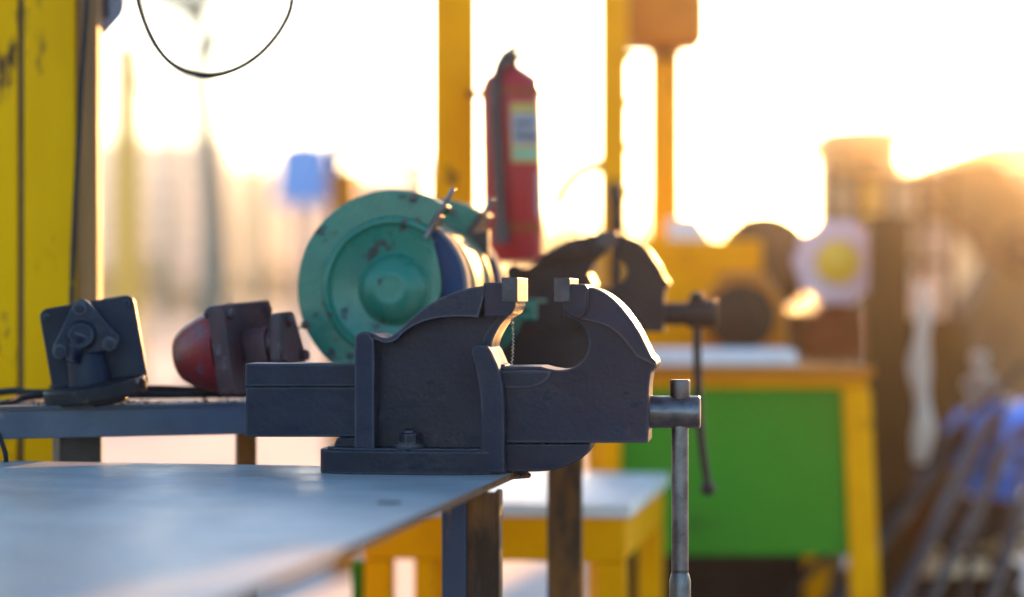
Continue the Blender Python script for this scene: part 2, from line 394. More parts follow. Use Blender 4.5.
def make_vise(label, loc, yaw, scale, shift, M_c, M_s, bent, base_drop=0.0, detail=True):
    t = thing('bench_vise', label, 'bench vise', loc, (0, 0, yaw))
    t.scale = (scale,) * 3
    sh = lambda pts: [(x + shift, z) for x, z in pts]
    hw = .050
    # fixed jaw: narrow web, then full width flange, ribs and head
    bm = new()
    top_curve = spline([(355, 340), (357.5, 334), (364, 331.5), (373, 333), (381, 337), (388, 337.5), (394, 334.5), (402, 327.5), (412, 317.5), (424, 308),
                        (438, 299.5), (455, 292), (472, 287.5), (487, 285.5)], 8)
    throat = spline([(516, 306), (511, 315), (503, 322), (496, 332), (491, 345), (493.5, 356), (500, 367), (503.5, 378)], 8)
    web = top_curve + [(516, 285.5)] + throat + [(503.5, 470)] + [(355, 470)]
    prism(bm, VP(web, -.028), -.028, .040)
    fixed = obj('fixed_jaw', bm, M_c, t, .002)
    # upper flange
    bm = new()
    low = spline([(478, 317.5), (462, 316.5), (445, 317), (430, 319.5), (416, 324.5), (404, 332), (396, 340), (386, 343), (376, 340), (366, 338)], 8)
    prism(bm, VP(top_curve + low, -hw), -hw, .0417)
    obj('jaw_flange', bm, M_c, t, .0035, 3)
    # web lower edge: fillet between flange and web comes from the bevel; head block
    bm = new()
    head = [(483.5, 282.5), (514, 282.5)] + spline([(515.5, 306), (512, 313), (506, 317)], 3) + [(484.5, 317.5)]
    prism(bm, VP(head, -hw - .003), -hw - .003, .043)
    obj('jaw_head', bm, M_c, t, .0025, 3)
    # left rib (rounded column) and right curved rib
    bm = new()
    rib = spline([(354.5, 468), (354.5, 400), (354.5, 344), (357.5, 334.5), (365, 332), (371.5, 337), (374, 347), (374, 400), (374, 468)], 5)
    prism(bm, VP(rib, -hw - .003), -hw - .003, .0405)
    obj('rib', bm, M_c, t, .0065, 4)
    bm = new()
    rib2 = spline([(471, 350), (475, 345.5), (482, 344.5), (489, 348), (494, 357), (499.5, 371), (503, 388), (504, 410), (504.5, 472.5)], 4) + \
           spline([(481, 472.5), (481, 420), (479.5, 392), (476, 372), (471.5, 356)], 4)
    prism(bm, VP(rib2, -hw - .004), -hw - .004, .0395)
    obj('rib', bm, M_c, t, .0045, 4)
    # throat wall behind the rib, lit from the side
    bm = new()
    th = spline([(514, 312), (505, 320), (497, 331), (491.5, 345), (494, 357), (501, 368)], 4)
    thb = [(x - 10, y) for x, y in th][::-1]
    prism(bm, VP(th + thb, -.03), -.03, .0425)
    obj('throat_wall', bm, M_c, t, .002)
    # base
    bm = new()
    y0 = -.062
    bx0, _ = V(313.5, 460, y0); bx1, _ = V(503, 460, y0); z1 = V(400, 451, y0)[1]
    cx = (bx0 + bx1) / 2; rx = (bx1 - bx0) / 2
    prof = []
    for k in range(64):
        a = 2 * math.pi * k / 64
        cs, sn = math.cos(a), math.sin(a)
        e = .5
        prof.append((cx + rx * math.copysign(abs(cs) ** e, cs), -.002 + .062 * math.copysign(abs(sn) ** e, sn)))
    slab(bm, prof, -base_drop, z1)
    prof2 = [(cx + (x - cx) * .93, y * .92) for x, y in prof]
    slab(bm, prof2, z1, z1 + .0025)
    obj('swivel_base', bm, M_c, t, .0028, 3)
    # clamp bolts on the base
    bolts = (V(408, 446, -.05)[0],) if detail else (0,)
    for bx in bolts:
        bm = new()
        zb = z1 + .002
        lathe(bm, [(.016, 0), (.016, .0028)], Matrix.Translation((bx, -.0455, zb)), 26)
        hexbolt(bm, (bx, -.0455, zb + .002), (0, 0, 1), .0098, .014, .35)
        lathe(bm, [(.0052, 0), (.0052, .003), (.004, .004)], Matrix.Translation((bx, -.0455, zb + .015)), 16)
        obj('clamp_bolt', bm, M_c, t, .0006)
    bm = new()
    w = VP([(333, 447.5), (337, 437.5), (356, 437.5), (356, 447.5)], -.03)
    prism(bm, w, -.03, .03); obj('swivel_lug', bm, M_c, t, .002)
    # moving jaw and slide
    bm = new()
    prism(bm, sh(VP([(245, 363.5), (505, 364.5), (505, 386.5), (245, 386.5)], -.025)), -.025, .025)
    prism(bm, sh(VP([(245.5, 387.2), (505, 387.2), (505, 437), (245.5, 437)], -.0228)), -.0228, .0228)
    obj('slide_beam', bm, M_c, t, .0014, 2)
    bm = new()
    outer = spline([(586, 286.5), (596, 288.5), (607, 294), (619, 304), (630, 317.5), (639.5, 332), (646.5, 346), (651, 355), (655.5, 360.5), (656, 366), (651.5, 371.5), (650, 379), (649, 388)], 8)
    inner = [(497, 367), (520, 366.5), (541, 366.5)] + spline([(548, 368.5), (558, 370), (568, 369), (578, 364.5), (585.5, 356), (588.5, 345), (587, 334), (581, 325), (573, 319.5), (563, 315.5)], 8)
    mj = outer + [(648, 443)] + [(500, 443)] + inner + [(563, 287)]
    prism(bm, sh(VP(mj, -.034)), -.034, .040)
    obj('moving_jaw', bm, M_c, t, .002, 3)
    bm = new()
    low2 = spline([(636, 356), (628, 345), (620, 335.5), (610, 328), (600, 323.5), (588, 320.5), (580, 318.5)], 3)
    cap = outer[:73] + low2 + [(568, 317), (568, 287)]
    prism(bm, sh(VP(cap, -.041)), -.041, .0405)
    obj('jaw_flange', bm, M_c, t, .0018, 3)
    bm = new()
    prism(bm, sh(VP(spline([(563.5, 284), (584, 284), (588, 288)], 2) + spline([(588, 300), (586.5, 312), (580, 318.5), (570, 317), (563.5, 309)], 3), -hw - .001)), -hw - .001, .044)
    obj('jaw_head', bm, M_c, t, .0028, 3)
    bm = new()
    keel = [(499, 443.6), (591.5, 443.6)] + spline([(589, 450.5), (582, 458), (572, 464), (558, 469), (542, 471.5), (520, 472), (499, 472)], 4)
    prism(bm, sh(VP(keel, -.031)), -.031, .034)
    obj('jaw_keel', bm, M_c, t, .002)
    bm = new()
    boss = spline([(498, 371), (530, 370.5), (548, 371.5), (550.5, 374), (545, 381), (534, 386.5), (520, 388), (498, 388)], 4)
    prism(bm, sh(VP(boss, -.0375)), -.0375, -.02)
    obj('slide_boss', bm, M_c, t, .004, 3)
    # jaw plates
    y = -hw - .0045
    bm = new(); prism(bm, VP([(501.5, 277.5), (517.5, 277.5), (517.5, 302), (501.5, 302)], y), y, .046)
    obj('jaw_plate', bm, M_s[0], t, .001)
    bm = new(); prism(bm, sh(VP([(554, 278), (570, 278), (570, 302), (554, 302)], y)), y, .046)
    obj('jaw_plate', bm, M_s[0], t, .001)
    # screw head and handle
    z = (V(675, 412, 0)[1]); x0 = V(646, 412, 0)[0] + shift; x1 = V(700.5, 412, 0)[0] + shift + (.034 if bent else 0)
    r = .0168 if not bent else .0190
    bm = new()
    cyl(bm, (x0, 0, z), (x1, 0, z), r, 48, ch=.0014)
    cyl(bm, (x0 - .008, 0, z), (x0 + .0035, 0, z), r * 1.35, 48, ch=.0015)
    xh = V(680, 412, 0)[0] + shift + (.024 if bent else 0)
    if bent: cyl(bm, (xh - .017, 0, z), (x1 + .002, 0, z), .0235, 32, ch=.002)
    obj('spindle_head', bm, M_s[1], t)
    bm = new()
    if not bent:
        cyl(bm, (xh, 0, z - .172), (xh, 0, z + .019), .0088, 32)
        lathe(bm, [(.0088, -.009), (.0104, -.006), (.0104, .019), (.0092, .0208)], Matrix.Translation((xh, 0, z + r - .004)), 32)
        lathe(bm, [(.0090, .034), (.0112, .026), (.0112, 0), (.0095, -.002)][::-1], Matrix.Translation((xh, 0, z - .20)), 32)
        lathe(bm, [(.0088, 0), (.0088, .012)], Matrix.Translation((xh, 0, z - .175)), 32)
    else:
        pts = spline([(xh, 0, z + .02), (xh, 0, z - .06), (xh + .003, 0, z - .15), (xh + .008, .0, z - .22), (xh + .017, 0, z - .285)], 6)
        tube(bm, pts, .0075, 16)
        ell(bm, (xh + .018, 0, z - .295), .0135, .0135, .0125)
        ell(bm, (xh, 0, z + .026), .0135, .0135, .0125)
    obj('handle_bar', bm, M_s[1], t)
    return t

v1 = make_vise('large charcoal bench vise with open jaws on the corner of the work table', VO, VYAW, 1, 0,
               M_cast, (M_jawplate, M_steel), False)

# swarf thread hanging in the throat
bm = new()
ptz = []
for k in range(46):
    f = k / 45
    x, z = V(511.5 + 1.5 * math.sin(f * 3), 314 + 51 * f, .0)
    q = VO + ax * (x + .0012 * math.sin(k * 1.9)) + ay * (.0 + .0012 * math.cos(k * 1.9)) + Vector((0, 0, z))
    ptz.append(q)
tube(bm, ptz, .0006, 6)
tag(obj('metal_shaving', bm, M_swarf), 'thin curly metal shaving dangling in the open throat of the large vise', 'metal shaving')

# ------------------------------------------------------------------ grinder table, second vise, grinder
GZ = .861
gt = thing('machine_table', 'narrow steel table behind the large vise carrying the green grinder on a rusty post', 'table', (.0, 3.1, 0))
bm = new()
tp = [U(318, 400, 2.80), U(636, 400, 2.98), U(640, 400, 3.50), U(330, 400, 3.34)]
slab(bm, [rel(gt, p) for p in tp], GZ - .02, GZ); obj('tabletop', bm, M_benchsteel, gt, .002)
leg_at(U(565, 500, 3.12).x, 3.12, -4, .044, GZ - .021, M_rust, gt)
leg_at(U(470, 500, 3.12).x, 3.12, -6, .040, GZ - .021, M_rust, gt)

s2 = .80
d2 = 3.28
# jaw gap centre of the second vise sits at pixel 605
gx = V(517.5, 290, 0)[0]
c2 = U(605, 232, d2)
yaw2 = R(-5)
drop = .060
loc2 = (c2.x - s2 * gx * math.cos(yaw2), d2 - s2 * gx * math.sin(yaw2), GZ + drop * s2)
v2 = make_vise('smaller dark bench vise with nearly closed jaws and bent handle, behind the large vise', loc2, yaw2, s2, -.0372,
               M_cast2, (M_jawplate, M_cast2), True, base_drop=drop, detail=False)
for ch in v2.children:
    pass
ztop = loc2[2] + s2 * V(541, 280, 0)[1]
# ---- grinder
gd = 2.84
gc = U(392.5, 288, gd)
GYAW = R(-9.5)
g = thing('bench_grinder', 'green bench grinder with a round domed wheel guard, standing behind the large vise', 'bench grinder', (gc.x, gc.y, GZ), (0, 0, GYAW))
hz = gc.z - GZ
k = gd / F                         # metres per pixel at the guard
RG = 97.5 * k
def arc(r, a0, a1, n=48, c=(0, 0)):
    return [(c[0] + r * math.cos(R(a0 + (a1 - a0) * i / n)), c[1] + r * math.sin(R(a0 + (a1 - a0) * i / n))) for i in range(n + 1)]
def guard(y0, y1, m, holes=True):
    # sheet metal drum open on the right between -12 and 58 degrees
    rim = arc(RG, 58, 348, 72)
    inn = arc(RG - .003, 58, 348, 72)[::-1]
    bm = new(); prism(bm, [(x, z + hz) for x, z in rim + inn], y0 + .0022, y1 - .0022)
    wg = obj('wheel_guard', bm, m, g, .0008)
    cut = [(44 * k, -20 * k), (50 * k, -2 * k), (49 * k, 12 * k), (46 * k, 28 * k), (42 * k, 43 * k), (38 * k, 55 * k)]
    face = [(x, z + hz) for x, z in arc(RG + .0006, 58, 348, 72) + cut]
    bm = new(); prism(bm, face, y0, y0 + .002); cov = obj('guard_cover', bm, m, wg, .0008)
    bm = new(); prism(bm, face, y1 - .002, y1); obj('guard_back_plate', bm, m, wg, .0008)
    return wg, cov
wg1, cov1 = guard(0, .052, M_green)
wg2, cov2 = guard(.235, .287, M_green)
# stamped ring + dish and domed boss on the front cover
def on_cover(prof, cx, cz, y, m, name, parent, seg=64, part=None):
    bm = new()
    M = Matrix.Translation((cx, y, cz + hz)) @ Matrix.Rotation(R(90), 4, 'X')
    lathe(bm, prof, M, seg)
    if part:                        # keep only the side of the cover that is still there
        bmesh.ops.bisect_plane(bm, geom=bm.verts[:] + bm.edges[:] + bm.faces[:], plane_co=part[0], plane_no=part[1], clear_outer=True)
    return obj(name, bm, m, parent, ang=50)
kp = k
on_cover([(72 * k, .0), (71.3 * k, .0035), (69 * k, .0065), (66 * k, .0065), (63.5 * k, .003), (62 * k, .0012), (61 * k, .0005)], 0, 0, -.0001, M_green, 'pressed_ring', wg1, 96,
         ((41 * k, 0, hz + 30 * k), (1, 0, .12)))
on_cover([(38 * k, .0), (35 * k, .002), (33.5 * k, .006), (31 * k, .013), (27 * k, .019), (22 * k, .0235), (17 * k, .0262), (13.5 * k, .0272), (12.5 * k, .0268), (11.5 * k, .0266), (5 * k, .0269), (0, .027)],
         2 * k, -1 * k, -.0001, M_green, 'hub_dome', wg1, 64)
for px, py in ((414, 198), (303, 325)):
    on_cover([(4.6 * k, 0), (4.4 * k, .002), (2.6 * k, .0034), (0, .0038)], (px - 392.5) * k, (288 - py) * k, -.0002, M_bolt, 'rivet', wg1, 20)
bm = new(); tube(bm, [Vector(((303 - 392.5) * k, -.003, hz + (288 - 325) * k)), Vector(((299 - 392.5) * k, -.012, hz + (288 - 328) * k)), Vector(((296.5 - 392.5) * k, -.014, hz + (288 - 332) * k))], .0011, 8)
obj('cotter_pin', bm, M_steel, wg1)
bm = new(); M = Matrix.Translation((22 * k, .2348, hz + 84 * k)) @ Matrix.Rotation(R(90), 4, 'X'); lathe(bm, [(4.5 * k, 0), (4.2 * k, .002), (0, .0035)], M, 20); obj('rivet', bm, M_bolt, wg2)
# wheels
for y0 in (.012, .248):
    bm = new()
    M = Matrix.Translation((0, y0, hz)) @ Matrix.Rotation(R(-90), 4, 'X')
    lathe(bm, [(0, 0), (73 * k, 0), (74.5 * k, .0015), (74.5 * k, .0245), (73 * k, .026), (0, .026)], M, 96)
    w_ = obj('grinding_wheel', bm, M_grit, g)
    bm = new(); lathe(bm, [(0, -.0012), (71 * k, -.0012), (71 * k, -.0002)], M, 96); obj('paper_label', bm, M_bluelabel, w_)
# motor
bm = new()
M = Matrix.Translation((0, .056, hz)) @ Matrix.Rotation(R(-90), 4, 'X')
lathe(bm, [(.03, 0), (54 * k, .0), (64 * k, .004), (70 * k, .010), (72 * k, .016), (72 * k, .042), (71 * k, .044), (71 * k, .120), (72 * k, .122), (72 * k, .145), (69 * k, .156), (60 * k, .162), (.03, .164)], M, 72)
obj('motor_housing', bm, M_greendark, g)
bm = new()
slab(bm, roundrect(-.085, .07, .085, .225, .02), 0, .022)
slab(bm, roundrect(-.055, .085, .055, .21, .02), .022, .06)
obj('pedestal', bm, M_greendark, g, .003)
# eye shield bolts
def rod(px0, py0, px1, py1, y0, y1, r, m, name, parent):
    bm = new(); a = Vector(((px0 - 392.5) * k, y0, hz + (288 - py0) * k)); b = Vector(((px1 - 392.5) * k, y1, hz + (288 - py1) * k))
    cyl(bm, a, b, r, 16, ch=.0006); return obj(name, bm, m, parent)
rod(427.5, 238, 455, 188.5, -.008, .0, .0029, M_steel, 'shield_bolt', g)
bm = new()
prism(bm, [((x - 392.5) * k, hz + (288 - z) * k) for x, z in ((428, 229), (437, 214), (441, 216), (431.5, 233.5))], -.004, .03)
obj('spark_plate', bm, M_black, g, .0006)
# second guard edge: dark spark plate with its bolt
sx = 37 * k / math.cos(GYAW) - .235 * math.tan(-GYAW) * 0
bm = new()
e0 = Vector((math.cos(R(56)), 0, math.sin(R(56))))
def rad(a, r): return (r * math.cos(R(a)), hz + r * math.sin(R(a)))
prism(bm, [rad(57.5, 60 * k), rad(57.5, 99 * k), rad(54.0, 99 * k), rad(52, 60 * k)], .229, .290)
obj('spark_plate', bm, M_black, g, .001)
bm = new(); a = rad(56, 97 * k); b = rad(57, 116 * k); cyl(bm, (a[0] + .004, .232, a[1]), (b[0] + .004, .232, b[1]), .0042, 16, ch=.0008); obj('shield_bolt', bm, M_steel, g)
# dark shield bracket on the right of the second wheel
bm = new()
prism(bm, [(44 * k, hz + 60 * k), (64 * k, hz + 62 * k), (64 * k, hz + 14 * k), (44 * k, hz + 14 * k)], .2225, .228)
prism(bm, [(60.5 * k, hz + 62.5 * k), (64.4 * k, hz + 62.5 * k), (64.4 * k, hz + 27 * k), (60.5 * k, hz + 27 * k)], .219, .234)
obj('eye_shield_bracket', bm, M_black, g, .001)
# tool rest of the second wheel, seen through the vise throat
bm = new()
tr = [(88 * k, hz - 14 * k), (117 * k, hz - 14 * k), (117 * k, hz - 32 * k), (88 * k, hz - 32 * k)]
prism(bm, [(88 * k, hz - 14 * k), (117 * k, hz - 14 * k), (117 * k, hz - 21 * k), (88 * k, hz - 21 * k)], .216, .222)
prism(bm, [(88 * k, hz - 25.5 * k), (117 * k, hz - 25.5 * k), (117 * k, hz - 33 * k), (88 * k, hz - 33 * k)], .216, .222)
prism(bm, [(88 * k, hz - 21.02 * k), (92 * k, hz - 21.02 * k), (92 * k, hz - 25.48 * k), (88 * k, hz - 25.48 * k)], .216, .222)
prism(bm, [(108 * k, hz - 21.02 * k), (117 * k, hz - 21.02 * k), (117 * k, hz - 25.48 * k), (108 * k, hz - 25.48 * k)], .216, .222)
box(bm, (102 * k, .25, hz - 13 * k), (34 * k, .07, .004))
obj('tool_rest', bm, M_green, g, .0006)

# ------------------------------------------------------------------ left shelf table with castings
lt = thing('side_bench', 'low grey angle iron bench at the left edge holding two castings and cables', 'bench', (-.5, 2.75, 0))
A = U(-80, 408, 2.63); B = U(300, 402, 2.785)
dirv = Vector((B.x - A.x, B.y - A.y, 0)).normalized(); nrm = Vector((-dirv.y, dirv.x, 0))
dep = .22
bm = new()
q = [A, B, B + nrm * dep, A + nrm * dep]
slab(bm, [rel(lt, p) for p in q], GZ - .006, GZ - .0015); obj('tabletop', bm, M_dusty, lt)
bm = new()
q = [A, B, B + nrm * .006, A + nrm * .006]
slab(bm, [rel(lt, p) for p in q], GZ - .036, GZ)
q = [B - dirv * .006 + nrm * .0062, B + nrm * .0062, B + nrm * dep, B - dirv * .006 + nrm * dep]
slab(bm, [rel(lt, p) for p in q], GZ - .036, GZ - .0002)
obj('edge_rail', bm, M_benchsteel, lt, .0012)
leg_at(U(246, 450, 2.90).x, 2.90, 20, .022, GZ - .007, M_rust, lt)
leg_at(U(77, 450, 2.84).x, 2.84, 20, .050, GZ - .007, M_black, lt)

def rrpoly(pts, r, n=4):
    """round the corners of a convex polygon"""
    out = []
    P = [Vector((p[0], p[1])) for p in pts]
    for i, p in enumerate(P):
        a = (P[i - 1] - p).normalized(); b = (P[(i + 1) % len(P)] - p).normalized()
        h = a.angle(b) / 2; t = r / math.tan(h); c = p + (a + b).normalized() * (r / math.sin(h))
        s = p + a * t; e = p + b * t
        v0 = s - c; v1 = e - c
        a0 = math.atan2(v0.y, v0.x); da = math.atan2(v1.y, v1.x) - a0
        while da > math.pi: da -= 2 * math.pi
        while da < -math.pi: da += 2 * math.pi
        for k_ in range(n + 1):
            an = a0 + da * k_ / n; out.append((c.x + r * math.cos(an), c.y + r * math.sin(an)))
    return out

# casting A: square plate standing up, triangular cover, round foot flange
da = 2.745; kA = da / F
ca = thing('pump_casting', 'charcoal pump casting with square plate and triangular cap, upright on the side bench', 'machine part',
           U(95, 402, da), (0, 0, R(6)))
ca.location.z = GZ
def A2(px, py): return ((px - 95) * kA, (403.5 - py) * kA)
bm = new()
prism(bm, rrpoly([A2(x, y) for x, y in ((39, 310), (133, 294), (149, 388), (55, 402))], 9 * kA), .0, .0115)
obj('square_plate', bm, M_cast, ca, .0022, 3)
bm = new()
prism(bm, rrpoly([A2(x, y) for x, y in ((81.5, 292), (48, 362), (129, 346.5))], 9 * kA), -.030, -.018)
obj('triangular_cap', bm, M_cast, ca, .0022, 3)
bm = new()
prism(bm, rrpoly([A2(x, y) for x, y in ((82, 303), (58, 352), (116, 341))], 7 * kA), -.0182, .001)
c_ = A2(85, 365); d_ = A2(95, 396)
cyl(bm, (d_[0] - .002, -.012, d_[1]), (c_[0], -.006, c_[1] + .02), .026, 32, .022)
obj('neck', bm, M_cast, ca)
bm = new()
c_ = A2(84, 335)
cyl(bm, (c_[0], -.0295, c_[1]), (c_[0], -.046, c_[1]), 15 * kA, 32, 12.5 * kA, ch=.0015)
e_ = A2(74, 360)
Mx = frame((c_[0], -.036, c_[1]), (e_[0] - c_[0], 0, e_[1] - c_[1]), (0, 1, 0))
lathe(bm, [(.0125, 0), (.0085, .016), (.0065, .024), (.0068, .031), (.004, .033)], Mx, 24)
obj('spout_boss', bm, M_cast, ca)
for px, py, y in ((81.5, 308, -.030), (62, 351, -.030), (110.5, 343.5, -.030), (48, 317, 0), (126, 303, 0)):
    bm = new(); c_ = A2(px, py)
    hexbolt(bm, (c_[0], y + .0008, c_[1]), (0, -1, 0), .0056 if y < 0 else .0042, .0075 if y < 0 else .004, px)
    obj('bolt', bm, M_cast, ca, .0004)
bm = new()
cf = A2(96, 389)
Mf = Matrix.Translation((cf[0], -.014, cf[1])) @ Matrix.Rotation(R(-9), 4, 'Y') @ Matrix.Rotation(R(4), 4, 'X')
lathe(bm, [(.040, -.012), (.056, -.010), (.058, -.0075), (.058, .0055), (.056, .0075), (.030, .0078)], Mf, 56)
lathe(bm, [(.030, -.018), (.034, -.0165), (.034, -.011)], Mf, 40)
obj('foot_flange', bm, M_cast2, ca, .001)
bm = new(); c_ = A2(138, 381)
ell(bm, (c_[0], -.045, c_[1]), .003, .003, .003, 10, 8); obj('grease_nipple', bm, M_steel, ca)

# casting B: red bell, square flange, boxy neck, bolted end flange, lying on its side
db = 2.80; kB = db / F
cb = thing('pump_casting', 'red bell shaped pump casting lying on its side left of the green grinder', 'machine part',
           U(230, 402, db))
cb.location.z = GZ
axis = Vector((.88, -.44, .13)).normalized()
pc = U(237, 349, db) - cb.location           # plate centre
FB = frame(pc, axis)                          # local z runs along the axis
FB = FB @ Matrix.Rotation(R(3), 4, 'Z')
bm = new()
lathe(bm, [(0, -.067), (.026, -.072), (.0315, -.069), (.038, -.058), (.0465, -.034), (.0525, -.012), (.054, -.001)], FB, 48)
obj('bell', bm, M_redcast, cb, ang=60)
bm = new()
sq = rrpoly([(-.052, -.052), (.052, -.052), (.052, .052), (-.052, .052)], .006)
def ext(bm, poly, z0, z1, M):
    a = [bm.verts.new(M @ Vector((x, y, z0))) for x, y in poly]; b = [bm.verts.new(M @ Vector((x, y, z1))) for x, y in poly]
    bm.faces.new(a[::-1]); bm.faces.new(b)
    for i in range(len(a)): bm.faces.new((a[i], a[(i + 1) % len(a)], b[(i + 1) % len(a)], b[i]))
ext(bm, sq, 0, .022, FB); obj('square_plate', bm, M_rustcast, cb, .002, 3)
bm = new()
ext(bm, rrpoly([(-.022, -.026), (.022, -.026), (.022, .020), (-.022, .020)], .010), .0215, .052, FB)
lathe(bm, [(.020, .05), (.016, .062), (.018, .073)], FB @ Matrix.Translation((0, .0, 0)), 32)
obj('neck', bm, M_rustcast, cb, .003, 3)
bm = new()
ext(bm, rrpoly([(-.031, -.026), (.031, -.026), (.016, .034), (-.016, .034)], .008), .060, .074, FB)
obj('end_flange', bm, M_rustcast, cb, .0025, 3)
for x, y, z, h in ((-.021, -.018, .074, .008), (.021, -.018, .074, .008), (0, .023, .074, .008), (.040, .040, .022, .006), (.040, -.040, .022, .006), (-.040, .040, .022, .006)):
    bm = new(); hexbolt(bm, FB @ Vector((x, y, z - .0008)), FB.to_3x3() @ Vector((0, 0, 1)), .0058, h, x * 40); obj('bolt', bm, M_rustcast, cb, .0004)
bm = new()
for s_ in (1,):
    hexbolt(bm, FB @ Vector((-.044, .044, .0008)), FB.to_3x3() @ Vector((0, 0, -1)), .0058, .007, 0)
obj('bolt', bm, M_rustcast, cb, .0004)

# cables on the side bench
for i, (lab, r, pts) in enumerate((
    ('upper black cable lying along the back of the side bench behind the castings', .0042, [(-40, 398, 2.86), (12, 391, 2.85), (28, 392.5, 2.84), (60, 392, 2.84), (150, 388.5, 2.86), (200, 390, 2.88), (290, 389, 2.90)]),
    ('lower black cable looping over the front of the side bench beside the charcoal cover', .0042, [(-40, 416, 2.70), (0, 405.5, 2.73), (25, 397.5, 2.79), (60, 395, 2.81), (150, 395, 2.83), (200, 394.5, 2.83), (280, 394, 2.84)]))):
    bm = new(); pp = [U(*p) for p in pts]
    for q in pp: q.z = max(q.z, GZ + r - .001) if q.x > U(-5, 0, 2.7).x else q.z
    tube(bm, spline(pp, 8), r, 10)
    tag(obj('cable', bm, M_rubber), lab, 'cable')
bm = new(); tube(bm, spline([U(-3, 432, 2.655), U(3, 446, 2.655), U(6, 462, 2.66), U(2, 500, 2.67), U(-12, 640, 2.68)], 6), .0028, 8)
tag(obj('cable', bm, M_rubber), 'short black cable hanging below the left end of the side bench', 'cable')
# grit and rust flakes under the castings
bm = new()
for i in range(70):
    f = random.uniform(.30, .93); w = random.uniform(.012, .13)
    q = A + (B - A) * f + nrm * w
    ell(bm, (q.x, q.y, GZ - .0005), random.uniform(.001, .0035), random.uniform(.001, .003), random.uniform(.0006, .0018), 6, 4, .5)
o = obj('rust_flakes', bm, M_dust); tag(o, 'loose rust flakes and grit scattered under the castings on the side bench', 'rust flakes', kind='stuff')

# ------------------------------------------------------------------ posts
def strip(bm, x0, x1, d0, d1, z0, z1):
    """upright bar between two pixel columns at depth d0"""
    X0 = (x0 - CX) / F * d0; X1 = (x1 - CX) / F * d0
    box(bm, ((X0 + X1) / 2, (d0 + d1) / 2, (z0 + z1) / 2), (X1 - X0, d1 - d0, z1 - z0))
pp = thing('steel_post', 'thick chipped yellow channel post at the left edge behind the side bench', 'post', (0, 0, 0))
bm = new()
strip(bm, -46, 17.5, 3.04, 3.07, 0, 2.3); strip(bm, 23.5, 75, 3.04, 3.07, 0, 2.3)
obj('flange', bm, M_yellow, pp, .003)
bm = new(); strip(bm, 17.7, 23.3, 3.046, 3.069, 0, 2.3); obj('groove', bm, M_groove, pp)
bm = new(); strip(bm, 76.5, 97.5, 3.048, 3.085, 0, 2.3)
tag(obj('timber_post', bm, M_wood, None, .002), 'narrow weathered timber post against the right side of the thick yellow post', 'post')
bm = new(); tube(bm, spline([U(89, -90, 3.02), U(87, 0, 3.02), U(82, 70, 3.02), (U(78, 150, 3.02)), U(74.5, 215, 3.02), U(72, 280, 3.0), U(71, 318, 2.98), U(66, 360, 2.95), U(50, 391, 2.88)], 8), .0032, 10)
tag(obj('cable', bm, M_rubber), 'dark cable running down the thick yellow post to the side bench', 'cable')
# sheet at the top left corner
sg = thing('sheet_sign', 'blue grey metal sheet with a torn lower edge at the top of the timber post', 'sign', U(105, 0, 3.1))
bm = new()
sp = [U(x, y, 3.1) - sg.location for x, y in ((86, -60), (124, -60), (124.5, 8), (121, 16), (99, 40), (95, 45), (88, 44), (86, 30))]
prism(bm, [(q.x, q.z) for q in sp], 0, .004); obj('sheet', bm, M_signback, sg, .001)
bm = new(); c_ = U(106, 8, 3.1) - sg.location; prism(bm, [(c_.x - .004, c_.z + .014), (c_.x + .003, c_.z + .016), (c_.x + .004, c_.z - .012), (c_.x - .003, c_.z - .013)], -.0012, -.0002); obj('dark_mark', bm, M_black, sg)
# hanging wire
bm = new(); tube(bm, spline([U(128, -150, 2.9), U(133, -40, 2.9), U(138, 0, 2.9), U(148, 30, 2.9), U(162, 54, 2.9), U(178, 67.5, 2.9), U(195, 74, 2.9), U(213, 75.5, 2.9), U(236, 69, 2.9), U(256, 57, 2.9), U(273, 40, 2.9), U(286, 20, 2.9), U(292, 0, 2.9), U(294, -40, 2.9), U(296, -150, 2.9)], 8), lambda f: .0036, 10)
tag(obj('hanging_wire', bm, M_rubber), 'dark wire sagging in a loop from above in front of the pale houses', 'wire')

bm = new(); strip(bm, 434, 475, 3.65, 3.70, 0, 2.6)
p2 = thing('steel_post', 'yellow square post left of the red fire extinguisher', 'post', (0, 0, 0))
obj('shaft', bm, M_yellow2, p2, .003)
bm = new(); strip(bm, 425, 484, 3.62, 3.73, 0, .012); obj('foot_plate', bm, M_yellow2, p2, .002)
bm = new(); strip(bm, 600, 628, 4.6, 4.64, 0, 3.0)
p3 = thing('steel_post', 'slim yellow post rising behind the small dark vise', 'post', (0, 0, 0)); obj('shaft', bm, M_yellow2, p3, .003)
bm = new(); strip(bm, 595, 633, 4.57, 4.67, 0, .012); obj('foot_plate', bm, M_yellow2, p3, .002)
for i in range(5):
    bm = new()
    z = U(0, 60 + 45 * i, 4.6).z; cyl(bm, (U(625, 0, 4.6).x, 4.62, z), (U(633, 0, 4.6).x, 4.62, z + .01), .007, 10)
    obj('cleat', bm, M_darkjunk, p3)
bm = new(); strip(bm, 649, 682, 5.6, 5.65, 0, 1.66)
p4 = thing('steel_post', 'yellow post under the orange box, behind the green workbench', 'post', (0, 0, 0)); obj('shaft', bm, M_yellow2, p4, .003)
bm = new(); strip(bm, 646, 686, 5.57, 5.68, 0, .012); obj('foot_plate', bm, M_yellow2, p4, .002)
